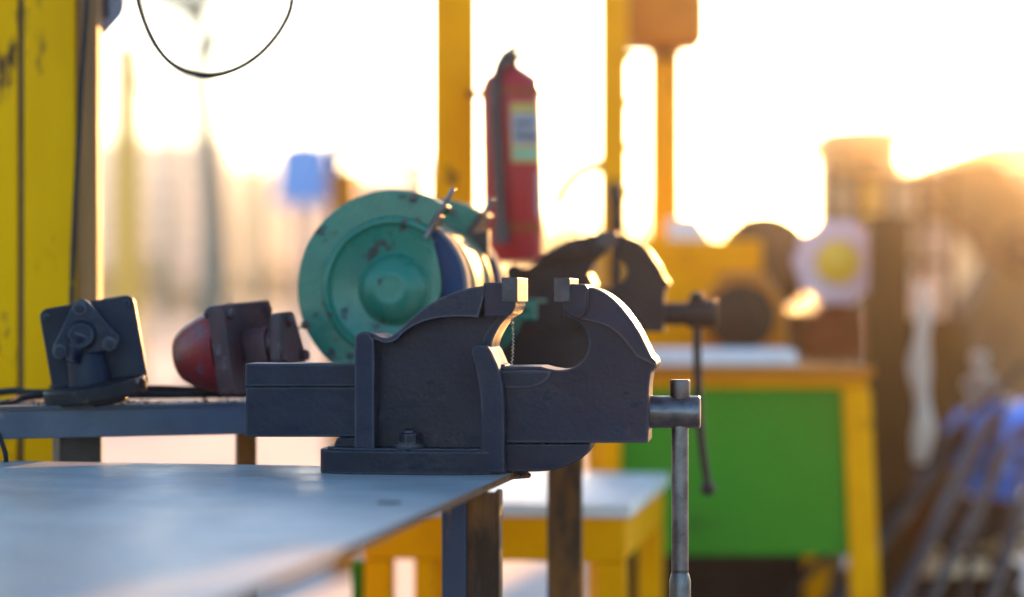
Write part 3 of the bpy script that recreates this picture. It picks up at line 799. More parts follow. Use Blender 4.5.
# orange box on post four
ob = thing('junction_box', 'rounded orange brown box mounted on top of the yellow post', 'box', U(666, 52, 5.55))
kk = 5.55 / F
bm = new(); prism(bm, roundrect(-42 * kk, 2 * kk, 38 * kk, 110 * kk, 9 * kk), -.09, .1); obj('housing', bm, M_orange, ob, .01, 3)
bm = new(); prism(bm, roundrect(-22 * kk, 8 * kk, 34 * kk, 106 * kk, 6 * kk), -.098, -.0905); obj('lid', bm, M_orange, ob, .004)
bm = new(); box(bm, (0, .02, .0), (20 * kk, .05, .02)); obj('bracket', bm, M_darkjunk, ob)

# ------------------------------------------------------------------ fire extinguisher
ed = 3.60; ke = ed / F
ex = thing('fire_extinguisher', 'red fire extinguisher with a black hose hung beside the yellow square post', 'fire extinguisher', U(514, 262, ed), (0, R(-1.0), R(-4)))
r_ = 30 * ke
bm = new()
lathe(bm, [(r_ * .80, 0), (r_ * .92, .003), (r_, .010), (r_, 172 * ke), (r_ * .97, 178 * ke), (r_ * .85, 185 * ke), (r_ * .6, 190 * ke), (r_ * .42, 194 * ke), (r_ * .30, 196 * ke)], None, 48)
obj('cylinder', bm, M_ext, ex, ang=60)
bm = new()
lathe(bm, [(.012, 194 * ke), (.013, 200 * ke), (.012, 210 * ke), (.0, 212 * ke)], None, 20)
obj('valve', bm, M_black, ex)
bm = new()
tube(bm, spline([Vector((-.014, 0, 206 * ke)), Vector((.004, -.004, 213 * ke)), Vector((.016, -.004, 222 * ke))], 4), .0065, 8)
tube(bm, spline([Vector((-.010, 0, 203 * ke)), Vector((.010, -.003, 206 * ke)), Vector((.026, -.004, 204 * ke))], 4), .006, 8)
obj('squeeze_handle', bm, M_black, ex)
bm = new()
tube(bm, spline([Vector((-.004, -.01, 203 * ke)), Vector((-.012, -.024, 200 * ke)), Vector((-.018, -.046, 182 * ke)), Vector((-.020, -.052, 150 * ke)), Vector((-.018, -.053, 100 * ke)), Vector((-.016, -.053, 50 * ke)), Vector((-.015, -.053, 36 * ke))], 6), .0078, 10)
cyl(bm, (-.015, -.053, 40 * ke), (-.014, -.053, 18 * ke), .009, 14, .0115)
obj('hose', bm, M_black, ex)
def label_patch(name, a0, a1, z0, z1, m, dr):
    bm = new(); n = 12; rr_ = r_ + dr
    lo = [bm.verts.new((rr_ * math.cos(R(a0 + (a1 - a0) * i / n)), rr_ * math.sin(R(a0 + (a1 - a0) * i / n)), z0)) for i in range(n + 1)]
    hi = [bm.verts.new((v.co.x, v.co.y, z1)) for v in lo]
    for i in range(n): bm.faces.new((lo[i], lo[i + 1], hi[i + 1], hi[i]))
    return obj(name, bm, m, ex)
label_patch('label', 272, 338, 98 * ke, 157 * ke, M_lab_y, .0004)
label_patch('label_panel', 275, 335, 116 * ke, 146 * ke, M_lab_b, .0009)
label_patch('label_print', 280, 330, 121 * ke, 127 * ke, M_lab_d, .0014)
label_patch('label_print', 280, 318, 134 * ke, 138 * ke, M_lab_d, .0014)
label_patch('label_print', 276, 334, 102 * ke, 111 * ke, M_lab_g, .0010)
label_patch('label_print', 326, 344, 45 * ke, 88 * ke, M_lab_b, .0006)
for z in (30 * ke, 166 * ke):
    bm = new()
    lathe(bm, [(r_ + .0015, 0), (r_ + .0015, .010)], Matrix.Translation((0, 0, z)), 40)
    box(bm, (-r_ - .008, .012, z + .005), (.03, .012, .0096))
    obj('wall_bracket', bm, M_redbase, ex)

# ------------------------------------------------------------------ yellow bench in the middle distance
yb = thing('low_bench', 'low yellow bench with a pale board top behind the rusty post', 'bench', U(625, 505, 3.42), (0, 0, R(-8.6)))
yb.location.z = 0
bz = U(0, 505, 3.42).z; kb = 3.42 / F
Lb = -262 * kb * 1.02; Dp = .62
bm = new(); box(bm, (Lb / 2, Dp / 2, bz - .009), (-Lb + .02, Dp + .02, .018)); obj('board_top', bm, M_benchtop, yb, .003)
def apron(bm, x0, x1, y0, y1, zt, h, r, t=.03):
    # front apron with rounded openings below
    prism(bm, [(x0, zt), (x1, zt), (x1, zt - h)] + [(x0, zt - h)], y0, y0 + t)
zt = bz - .0182
for y_ in (.016, Dp - .016):
    bm = new(); box(bm, (Lb / 2, y_, zt - .032), (-Lb, .03, .064)); obj('apron', bm, M_yellow2, yb, .004)
bm = new(); box(bm, (-.016, Dp / 2, zt - .032), (.029, Dp - .064, .064)); box(bm, (Lb + .016, Dp / 2, zt - .032), (.029, Dp - .064, .064)); obj('end_rail', bm, M_yellow2, yb, .004)
zl = zt - .0642
for x in (-.02, Lb + .02):
    for y in (.018, Dp - .018):
        bm = new(); box(bm, (x, y, zl / 2), (.04, .034, zl)); obj('leg', bm, M_yellow2, yb, .004)
bm = new(); x_ = Lb + .087; prism(bm, [(x_ - .014, 0), (x_ + .014, 0), (x_ + .014, zl)] + [(x_ - .014, zl)], .006, .026)
obj('leg', bm, M_yellow2, yb, .003)
bm = new(); box(bm, (Lb - .014, .03, .30), (.012, .03, .6)); obj('edge_strip', bm, M_panelgreen, yb)

# ------------------------------------------------------------------ green workbench at the right
gd4 = 4.2; k4 = gd4 / F
wb = thing('workbench', 'yellow framed workbench with a grass green front panel', 'workbench', U(740, 366, gd4), (0, 0, 0))
btz = wb.location.z; wb.location.z = 0
def W(px, py): return ((px - 740) * k4, EYE - (py - CY) * k4)
bm = new(); x0, _ = W(598, 0); x1, _ = W(872, 0)
box(bm, ((x0 + x1) / 2, .45, btz - .010), (x1 - x0, .96, .020)); obj('worktop', bm, M_orange, wb, .003)
bm = new(); prism(bm, [W(600, 371), W(868, 371), W(868, 388), W(600, 388)], .0, .04); obj('top_rail', bm, M_yellow2, wb, .004)
bm = new(); prism(bm, [W(843, 388.2), W(871, 388.2), (W(893, 0)[0], 0), (W(864, 0)[0], 0)], .001, .045); obj('leg', bm, M_yellow2, wb, .004)
bm = new(); prism(bm, [W(600, 388.2), W(622, 388.2), (W(612, 0)[0], 0), (W(592, 0)[0], 0)], .001, .045); obj('leg', bm, M_yellow2, wb, .004)
for xx in (858, 608):
    bm = new(); x_ = W(xx, 0)[0]; box(bm, (x_, .58, (btz - .03) / 2), (.045, .045, btz - .03)); obj('leg', bm, M_yellow2, wb, .004)
bm = new(); prism(bm, [W(612, 385), W(846, 385), W(852, 556), W(606, 556)], .018, .024); obj('front_panel', bm, M_panelgreen, wb, .001)
bm = new(); box(bm, (W(735, 0)[0], .60, .38), (.42, .012, .7)); obj('shade_backing', bm, M_darkjunk, wb)  # added dark backing: hides the bright floor, keeps the space under the bench dark
bm = new(); box(bm, (W(735, 0)[0], .33, .20), (.40, .46, .02)); obj('lower_shelf', bm, M_darkjunk, wb)
for px, w, h, m, lab in ((700, 30, 62, M_redbase, 'dark red tin under the green workbench, leftmost of the tins on its lower shelf'),
                         (748, 36, 90, M_white, 'grey white tin standing in the middle of the workbench lower shelf'),
                         (805, 40, 70, M_darkjunk, 'black tin near the right leg on the workbench lower shelf')):
    x_ = wb.location.x + W(px, 0)[0]
    bm = new(); lathe(bm, [(w * k4 * .48, 0), (w * k4 * .5, .004), (w * k4 * .5, h * k4 - .004), (w * k4 * .44, h * k4), (w * k4 * .2, h * k4 + .004), (0, h * k4 + .005)], Matrix.Translation((x_, gd4 + .28, .2102)), 28)
    tag(obj('tin', bm, m), lab, 'tin')

# things on the workbench
bm = new(); xa = U(640, 0, gd4 + .02).x; xb = U(798, 0, gd4 + .02).x
box(bm, ((xa + xb) / 2, gd4 + .13, btz + .0135), (xb - xa, .2, .026))
tag(obj('plank', bm, M_white, None, .003), 'flat white painted plank along the front of the workbench top', 'plank')
# red machine base carrying the white wheel
wm = thing('polishing_machine', 'brick red machine with a scalloped white wheel and a yellow hub on the workbench', 'machine', (U(838, 0, gd4 + .62).x, gd4 + .64, btz), (0, 0, R(-4)))
bm = new(); box(bm, (-.004, .06, .0305), (66 * k4, .24, .061)); obj('base', bm, M_redbase, wm, .006)
bm = new(); box(bm, (.0, .05, .075), (60 * k4, .17, .028)); cyl(bm, (0, .02, .17), (0, .16, .17), .062, 32, ch=.008); box(bm, (0, .09, .12), (.06, .08, .09)); obj('motor', bm, M_redbase, wm, .005)
bm = new()
n = 10; pet = []
for i in range(120):
    a = 2 * math.pi * i / 120; r = (49 + 2.0 * math.cos(n * a)) * k4; pet.append((r * math.cos(a), .190 + r * math.sin(a)))
prism(bm, pet, -.030, .006); wl = obj('wheel', bm, M_pinkwhite, wm, .004)
bm = new(); lathe(bm, [(25 * k4, 0), (25 * k4, .006), (20 * k4, .012), (9 * k4, .013), (7 * k4, .02), (0, .021)], Matrix.Translation((0, -.0305, .190)) @ Matrix.Rotation(R(90), 4, 'X'), 40); obj('hub', bm, M_lemon, wl)
# orange motor with dark round end
om = thing('electric_motor', 'orange electric motor with a dark round end on the workbench behind the vise handle', 'motor', (U(745, 0, gd4 + .3).x, gd4 + .36, btz), (0, 0, R(-8)))
k5 = (gd4 + .3) / F
bm = new(); cyl(bm, (0, -.02, .085), (0, .16, .085), 43 * k5, 48, ch=.012); box(bm, (0, .07, .03), (88 * k5, .16, .06)); box(bm, (0, .07, .148), (50 * k5, .10, .04)); obj('housing', bm, M_orange, om, .006)
bm = new(); lathe(bm, [(34 * k5, 0), (34 * k5, .008), (28 * k5, .014), (10 * k5, .016), (9 * k5, .03), (0, .031)], Matrix.Translation((0, -.0205, .082)) @ Matrix.Rotation(R(90), 4, 'X'), 40); obj('end_cap', bm, M_darkjunk, om)
# yellow tool cabinet and tilted white sheet behind
bm = new(); c_ = U(680, 0, 4.95)
yc = thing('cabinet', 'squat yellow cabinet standing behind the workbench at the small vise', 'cabinet', (c_.x, 5.0, 0))
k6 = 5.0 / F
box(bm, (16 * k6, .1, .59), (128 * k6, .36, 1.06 - .04)); obj('body', bm, M_yellow2, yc, .006)
bm = new(); box(bm, (16 * k6, -.088, .62), (112 * k6, .014, .84)); obj('door', bm, M_yellow2, yc, .004)
bm = new(); box(bm, (16 * k6, .1, .04), (110 * k6, .32, .08)); obj('plinth', bm, M_darkjunk, yc)
bm = new(); pc_ = U(692, 243, 5.05); ws = [(-26, 24), (4, 26), (24, -4), (24, -26), (2, -24), (-24, 2)]
prism(bm, [(x * k6 + pc_.x, z * k6 + pc_.z) for x, z in ws], 5.02, 5.03)
tag(obj('sheet_metal', bm, M_white), 'slanted white sheet leaning on top of the yellow cabinet', 'sheet')
bm = new()
tc_ = U(768, 262, 5.0)
M = Matrix.Translation((tc_.x, 5.05, tc_.z - .0)) @ Matrix.Rotation(R(84), 4, 'X')
n = 40; rings = []
lathe(bm, [(.055, -.03), (.085, -.035), (.098, -.02), (.102, 0), (.098, .02), (.085, .035), (.055, .03)], M, 44)
tag(obj('tyre', bm, M_ochre, ang=60), 'haze tinted brown tyre standing behind the orange motor', 'tyre')  # haze is put into the tyre's lighter ochre colour
bm = new(); box(bm, (tc_.x, 5.06, (tc_.z - .102) / 2), (.3, .25, tc_.z - .104))
tag(obj('crate', bm, M_wood, None, .006), 'tall timber crate under the tyre behind the workbench', 'crate')

# ------------------------------------------------------------------ right hand clutter
cl = thing('steel_column', 'brown rusty steel column just right of the workbench', 'column', (U(890, 0, 4.7).x, 4.72, 0))
k7 = 4.7 / F
bm = new(); box(bm, (0, .0, .57), (36 * k7, .06, 1.14)); obj('shaft', bm, M_brown, cl, .003)
bm = new(); box(bm, (0, 0, .006), (60 * k7, .12, .012)); obj('foot_plate', bm, M_brown, cl)
bm = new(); c_ = U(885, 357, 4.66); lathe(bm, [(9 * k7, 0), (8 * k7, .006), (0, .01)], Matrix.Translation((c_.x, 4.688, c_.z)) @ Matrix.Rotation(R(90), 4, 'X'), 20)
obj('bokeh_spot', bm, M_lightspot, cl)  # white disc painted as a blurred spot of light, not a fitting
# hanging rag strip
bm = new()
a = []
for i in range(14):
    f = i / 13; py = 283 + 180 * f
    wv = 9 + 2.5 * math.sin(i * 1.3); cx_ = 921 + 2.5 * math.sin(i * .8)
    p0 = U(cx_ - wv, py, 4.55 + .012 * math.sin(i * 1.1)); p1 = U(cx_ + wv, py, 4.57 - .012 * math.sin(i * .9))
    a.append((bm.verts.new(p0), bm.verts.new((p0 + p1) / 2 + Vector((0, -.015, 0))), bm.verts.new(p1)))
for r0, r1 in zip(a, a[1:]):
    bm.faces.new((r0[0], r0[1], r1[1], r1[0])); bm.faces.new((r0[1], r0[2], r1[2], r1[1]))
o = obj('rag', bm, M_cloth, ang=80); s_ = o.modifiers.new('solid', 'SOLIDIFY'); s_.thickness = .003
tag(o, 'dirty white rag strip hanging beside the brown column', 'rag')
# drill press like machine
dm = thing('drill_press', 'bulky brown drilling machine with a round hand wheel at the right edge', 'machine', (U(985, 0, 7.6).x, 7.65, 0), (0, 0, R(6)))
k8 = 7.6 / F
def D(px, py): return ((px - 985) * k8, EYE - (py - CY) * k8)
bm = new(); prism(bm, spline([D(922, 188), D(944, 166), D(985, 160), D(1012, 178), D(1034, 205)], 4) + [D(1050, 262), D(990, 262), D(976, 236), D(944, 214)], -.12, .14); obj('head', bm, M_ochre, dm, .015, 3)
bm = new(); prism(bm, spline([D(990, 262), D(980, 285), D(958, 310), D(942, 340)], 4) + spline([D(936, 395), D(950, 420), D(1000, 424), D(1046, 420)], 4) + [D(1060, 330), D(1050, 262)], -.11, .12); obj('body', bm, M_ochre, dm, .015, 3)
bm = new(); cyl(bm, (.02, .02, .03), (.02, .02, D(0, 421)[1]), .05, 28); cyl(bm, (.02, .02, 0), (.02, .02, .03), .15, 32, ch=.006); obj('column', bm, M_darkjunk, dm)
bm = new(); c_ = D(1010, 250)
M = Matrix.Translation((c_[0], -.165, c_[1])) @ Matrix.Rotation(R(90), 4, 'X')
N_ = 36
for i in range(N_):
    pass
def torus(bm, M, Rr, r, n=36, m=10):
    rings = []
    for i in range(n):
        a = 2 * math.pi * i / n; row = []
        for j in range(m):
            b = 2 * math.pi * j / m; q = Rr + r * math.cos(b)
            row.append(bm.verts.new(M @ Vector((q * math.cos(a), q * math.sin(a), r * math.sin(b)))))
        rings.append(row)
    for i in range(n):
        for j in range(m):
            bm.faces.new((rings[i][j], rings[(i + 1) % n][j], rings[(i + 1) % n][(j + 1) % m], rings[i][(j + 1) % m]))
torus(bm, M, 20 * k8, 3.2 * k8)
for i in range(4): box(bm, (0, 0, 0), (38 * k8, .008, .008), M @ Matrix.Rotation(R(45 * i), 4, 'Z'))
lathe(bm, [(6 * k8, -.05), (6 * k8, .012), (0, .014)], M, 20)
obj('hand_wheel', bm, M_pipe, dm)
bm = new(); c_ = U(934, 0, 5.55); rd = 40 * 5.55 / F; hd = EYE + (298 - 318) * 5.55 / F
dr = thing('oil_drum', 'dark brown oil drum standing behind the white rag and the leaning pipes', 'oil drum', (c_.x, 5.55, 0))
pr = [(rd * .97, 0), (rd, .012)]
for zz in (.33, .62):
    pr += [(rd, zz * hd - .02), (rd * 1.035, zz * hd), (rd, zz * hd + .02)]
pr += [(rd, hd - .012), (rd * 1.02, hd - .004), (rd * 1.0, hd), (rd * .95, hd - .012), (0, hd - .012)]
lathe(bm, pr, None, 40); obj('body', bm, M_brown, dr)
bm = new(); cyl(bm, (rd * .5, -rd * .3, hd - .013), (rd * .5, -rd * .3, hd - .002), .022, 16); obj('bung', bm, M_darkjunk, dr)
# pipes
def pipe(a, b, r, m, lab, name='steel_pipe'):
    bm = new(); p0 = U(*a); p1 = U(*b)
    d = (p0 - p1).normalized(); 
    t = (p0.z - r) / -d.z if d.z < 0 else 0
    p0 = p0 + d * max(0, t)
    cyl(bm, p1, p0, r, 20); tag(obj(name, bm, m), lab, 'pipe', 'pipes leaning in the scrap pile')
pipe((905, 585, 4.3), (992, 418, 4.9), .0155, M_pipe, 'thick grey steel pipe leaning across the scrap, nearest to the workbench leg')
pipe((896, 520, 4.6), (990, 400, 5.1), .017, M_darkjunk, 'dark pipe leaning left behind the thick grey pipe')
pipe((962, 600, 4.35), (1004, 405, 4.9), .008, M_darkjunk, 'thin dark rod leaning in front of the blue tarpaulin')
pipe((992, 610, 4.4), (1030, 425, 4.9), .008, M_darkjunk, 'thin dark rod at the right edge in front of the blue tarpaulin')
pipe((930, 600, 4.25), (1018, 430, 4.8), .011, M_pipe, 'grey steel pipe crossing in front of the blue tarpaulin right of the thick pipe')
pipe((985, 612, 4.15), (1050, 440, 4.6), .010, M_pipe, 'grey steel pipe at the right edge, steepest of the grey pipes')
pipe((878, 560, 4.7), (960, 430, 5.1), .012, M_pipe, 'grey steel pipe farthest left, half hidden by the workbench leg')
pipe((915, 470, 4.8), (1024, 365, 5.05), .009, M_darkjunk, 'slim dark rod lying highest across the scrap below the drilling machine')
# tarp bundle, on a dark heap
bm = new(); c_ = U(996, 448, 5.02)
ell(bm, (c_.x, 5.02, c_.z), .096, .14, .092, 40, 26, .5)
for v in bm.verts: v.co += Vector((mnoise.noise(v.co * 17), mnoise.noise(v.co * 17 + Vector((9, 0, 0))), mnoise.noise(v.co * 17 + Vector((0, 7, 0))))) * .028
tag(obj('tarpaulin', bm, M_tarp, ang=25), 'crumpled bright blue tarpaulin on the scrap heap at the right edge', 'tarpaulin')
bm = new(); c2_ = U(1002, 490, 5.1)
for i in range(6):
    q = U(random.uniform(965, 1040), random.uniform(440, 490), 5.02); ell(bm, (q.x, q.y, q.z), .018, .012, .026, 10, 8, .5)
tag(obj('rags', bm, M_white, ang=60), 'white scraps of cloth bunched on the blue tarpaulin', 'cloth', kind='stuff')
bm = new(); rng = random.Random(3)
for i in range(55):
    x = c2_.x + rng.gauss(0, .16); y = 5.2 + rng.gauss(0, .16); hgt = max(.0, .56 - 2.0 * math.hypot(x - c2_.x, y - 5.2))
    z = rng.uniform(0.03, .08 + hgt)
    M = Matrix.Translation((x, y, z)) @ Matrix.Rotation(rng.uniform(0, 6), 4, 'Z') @ Matrix.Rotation(rng.uniform(-.6, .6), 4, 'X')
    box(bm, (0, 0, 0), (rng.uniform(.05, .22), rng.uniform(.03, .14), rng.uniform(.02, .1)), M)
for v in bm.verts: v.co.z = max(v.co.z, .004)
tag(obj('scrap_heap', bm, M_darkjunk, None, .004), 'heap of dark rusty scrap iron under the blue tarpaulin', 'scrap heap', kind='stuff')
bm = new(); c_ = U(980, 386, 5.12)
for i in range(14):
    q = (c_.x + rng.gauss(0, .028), 5.05 + rng.uniform(-.05, .05), c_.z + rng.gauss(0, .034)); ell(bm, q, .018, .02, .018, 10, 8, .6)
tag(obj('rag_ball', bm, M_cloth, ang=50), 'bunched pale netting above the blue tarpaulin', 'netting')
# pale slabs added to stand for sunlit patches of ground at the pile
for px, d, w_, z, yaw, lab in ((925, 5.3, .085, .39, .2, 'added tan slab for a sunlit ground patch nearest the workbench leg, at the foot of the leaning pipes'),
                               (978, 5.5, .10, .40, -.3, 'added tan slab for a sunlit ground patch lying between the two thin dark rods'),
                               (1016, 5.2, .08, .45, .5, 'added tan slab for a sunlit ground patch at the right edge below the blue tarpaulin')):
    bm = new(); c_ = U(px, 0, d)
    box(bm, (0, 0, 0), (w_ * 1.5, .42, .03), Matrix.Translation((c_.x, d, z)) @ Matrix.Rotation(yaw, 4, 'Z') @ Matrix.Rotation(-.10, 4, 'X'))
    tag(obj('board', bm, M_sunpatch, None, .004), lab, 'board', 'sunlit ground slabs at the foot of the pipes')
# pipe frame and tan shed in the hazy distance
bm = new()
fr = thing('pipe_frame', 'thin hazy pipe frame standing beyond the workbench', 'frame', (U(745, 0, 10).x, 10, 0))
k9 = 10 / F
bm = new(); cyl(bm, (0, 0, 0), (0, 0, EYE + (298 - 108) * k9), 3.2 * k9, 12); obj('upright', bm, M_brown, fr)
bm = new(); cyl(bm, (94 * k9, 0, 0), (94 * k9, 0, EYE + (298 - 150) * k9), 3.2 * k9, 12); obj('upright', bm, M_brown, fr)
bm = new(); cyl(bm, (-12 * k9, 0, EYE + (298 - 154) * k9), (96 * k9, 0, EYE + (298 - 154) * k9), 4 * k9, 12); obj('crossbar', bm, M_brown, fr)
def simple_house(name, lab, x0, x1, d, ytop, m, nwin, depth=4, rise=.3, door=True, roof=None, over=.25):
    X0 = (x0 - CX) / F * d; X1 = (x1 - CX) / F * d; H = EYE + (CY - ytop) / F * d; w = X1 - X0
    t = thing(name, lab, 'building', ((X0 + X1) / 2, d, 0))
    bm = new(); box(bm, (0, depth / 2, H / 2), (w, depth, H)); obj('wall', bm, m, t, .02)
    bm = new(); prism(bm, [(-w / 2 - over, H + .004), (w / 2 + over, H + .004), (w / 2 + over, H + .1), (0, H + .1 + rise), (-w / 2 - over, H + .1)], -.4, depth + .3); obj('roof', bm, roof or M_tile, t, .02)
    for i in range(nwin):
        x = -w / 2 + w * (i + .5) / nwin; ww = w / nwin * .5
        for zz in [(.95 + 2.9 * f, 1.3) for f in range(max(1, int((H - .4) / 2.9)))]:
            if i == nwin // 2 and door and zz[0] < 1.5: 
                bm = new(); box(bm, (x, -.02, 1.0), (ww, .06, 2.0)); obj('door', bm, M_brown, t, .01); continue
            bm = new(); z = zz[0] + zz[1] / 2
            for sx in (-1, 1): box(bm, (x + sx * ww / 2, -.02, z), (.06, .08, zz[1] + .06))
            for sz in (-1, 1): box(bm, (x, -.021, z + sz * zz[1] / 2), (ww - .062, .08, .06))
            wf = obj('window', bm, M_white, t)
            bm = new(); box(bm, (x, -.006, z), (ww - .06, .02, zz[1] - .06)); obj('pane', bm, M_glass, wf)
    return t
simple_house('shop_house', 'pink plastered apartment front far behind the hanging wire, left', 60, 232, 350, 140, M_facade, 5)
simple_house('shop_house', 'narrow olive green house far behind, right of the pink house', 234, 270, 340, 165, M_facade2, 1, door=False)
simple_house('shop_house', 'cream house far behind, left of the blue tank', 271, 420, 360, 175, M_facade3, 4)
simple_house('metal_shed', 'tan corrugated shed in the golden haze beyond the workbench', 822, 905, 17, 142, M_tan, 1, depth=.6, rise=.02, roof=M_tan, over=.02)
simple_house('metal_shed', 'low tan shed at the right edge in the golden haze', 985, 1150, 22, 150, M_tan, 2, depth=4, rise=.02, roof=M_tan, over=.03)
rk = thing('storage_rack', 'hazy rusty storage rack of upright bars behind the white wheel', 'rack', (U(880, 0, 7.2).x, 7.2, 0))
kr = 7.2 / F
for px in (828, 858, 889, 921, 950):
    bm = new(); x_ = (px - 880) * kr; zt_ = EYE + (298 - (172 if px % 2 else 164)) * kr; box(bm, (x_, 0, zt_ / 2), (8 * kr, .03, zt_)); obj('upright', bm, M_brown, rk)
for py in (176, 218, 262):
    bm = new(); box(bm, (9 * kr, .032, EYE + (298 - py) * kr), (130 * kr, .03, 7 * kr)); obj('crossbar', bm, M_brown, rk)
for px, w_, y0, y1, m_, lab in ((843, 20, 185, 262, M_tan, 'short tan panel leaning in the left bay of the hazy storage rack'), (873, 20, 178, 262, M_amber, 'amber panel leaning in the middle bay of the hazy storage rack'),
                          (905, 22, 175, 262, M_tan, 'tan panel leaning in the bay right of the amber panel on the storage rack')):
    bm = new(); c_ = U(px, y1 - 3, 7.2); kz = kr; box(bm, (c_.x, 7.23, c_.z + (y1 - y0) * kz / 2), (w_ * kz, .02, (y1 - y0) * kz)); tag(obj('panel', bm, m_, None, .003), lab, 'panel')
# pale corrugated fence panel
bm = new(); n = 60; dd = 8.5
X0 = U(868, 0, dd).x; X1 = U(945, 0, dd).x; zt_ = U(0, 178, dd).z
a = []
for i in range(n + 1):
    x = X0 + (X1 - X0) * i / n; y = dd + .012 * math.sin(i * 1.6)
    a.append((bm.verts.new((x, y, 0)), bm.verts.new((x, y, zt_))))
for p, q in zip(a, a[1:]): bm.faces.new((p[0], q[0], q[1], p[1]))
o = obj('fence_panel', bm, M_cloth, ang=80); s_ = o.modifiers.new('solid', 'SOLIDIFY'); s_.thickness = .002
tag(o, 'pale translucent corrugated sheet fence behind the drilling machine', 'fence')

# awning, kiosk, blue tank, yellow pole on the left side
aw = thing('awning', 'bright white sloping awning sheet left of the yellow square post', 'awning', (U(376, 0, 9.5).x, 9.5, 0))
k10 = 9.5 / F
def Aw(px, py): return ((px - 376) * k10, EYE - (py - CY) * k10)
bm = new(); p_ = [Aw(325, 140), Aw(428, 168)]
e = [Vector((p_[0][0], -.1, p_[0][1] - .045)), Vector((p_[1][0], -.1, p_[1][1] - .045)), Vector((p_[1][0], .7, p_[1][1] + .05)), Vector((p_[0][0], .7, p_[0][1] + .05))]
f1 = [bm.verts.new(v) for v in e]; f2 = [bm.verts.new(v + Vector((0, 0, .012))) for v in e]
bm.faces.new(f1[::-1]); bm.faces.new(f2)
for i in range(4): bm.faces.new((f1[i], f1[(i + 1) % 4], f2[(i + 1) % 4], f2[i]))
obj('sheet', bm, M_awning, aw)
bm = new(); cyl(bm, (p_[0][0] + .03, .3, 0), (p_[0][0] + .03, .3, p_[0][1] - .012), .022, 12); obj('pole', bm, M_brown, aw)
bm = new(); cyl(bm, (p_[1][0] - .03, .3, 0), (p_[1][0] - .03, .3, p_[1][1] - .012), .022, 12); obj('pole', bm, M_brown, aw)
bm = new(); box(bm, (0, .5, (EYE + (298 - 172) * k10) / 2), (84 * k10, .3, EYE + (298 - 172) * k10))
tag(obj('kiosk', bm, M_facade3, None, .01), 'cream kiosk wall under the white awning', 'kiosk').location = (aw.location.x, 9.5, 0)
bm = new(); c_ = U(344, 0, 8.6); box(bm, (c_.x, 8.6, .72), (30 * 8.6 / F, .12, 1.44), None); tag(obj('board_sign', bm, M_orange, None, .006), 'orange brown upright board left of the green grinder', 'board')
bt = thing('water_tank', 'blue water tank on a stand far behind the grinder', 'tank', (U(305, 0, 22).x, 22, 0))
k11 = 22 / F; zb_ = EYE + (298 - 205) * k11
bm = new(); lathe(bm, [(29 * k11, zb_), (30 * k11, zb_ + .05), (30 * k11, zb_ + 54 * k11), (20 * k11, zb_ + 63 * k11), (8 * k11, zb_ + 66 * k11), (0, zb_ + 66 * k11)], None, 28); obj('drum', bm, M_bluepaint, bt)
for sx in (-1, 1):
    for sy in (-1, 1):
        bm = new(); cyl(bm, (sx * 9 * k11, sy * 9 * k11, 0), (sx * 9 * k11, sy * 9 * k11, zb_ - .01), .04, 8); obj('leg', bm, M_tile, bt)
bm = new(); X = U(127, 0, 24).x; kq = 24 / F
cyl(bm, (X, 24, 0), (X, 24, EYE + (298 - 40) * kq), 17 * kq, 20, 15 * kq)
tag(obj('marker_pole', bm, M_amber), 'out of focus yellow pole in front of the pink house', 'pole')

for px, dd, yt, lab in ((166, 48, 60, 'leaning far utility pole with one crossarm, left of the pale tree trunk'), (258, 55, 95, 'far utility pole with one crossarm, right of the pale tree trunk')):
    kp = dd / F; hp = EYE + (298 - yt) * kp
    up = thing('utility_pole', lab, 'pole', (U(px, 0, dd).x, dd, 0), (0, R(1.5 if px < 200 else 0), 0))
    bm = new(); cyl(bm, (0, 0, 0), (0, 0, hp), .16, 14, .11); obj('shaft', bm, M_bark, up)
    bm = new(); box(bm, (0, -.13, hp - .5), (1.3, .1, .12)); obj('crossarm', bm, M_bark, up, .01)
    for x in (-.55, 0, .55):
        bm = new(); lathe(bm, [(.05, 0), (.06, .05), (.03, .1), (.05, .14), (0, .18)], Matrix.Translation((x, -.13, hp - .44)), 12); obj('insulator', bm, M_white, up)
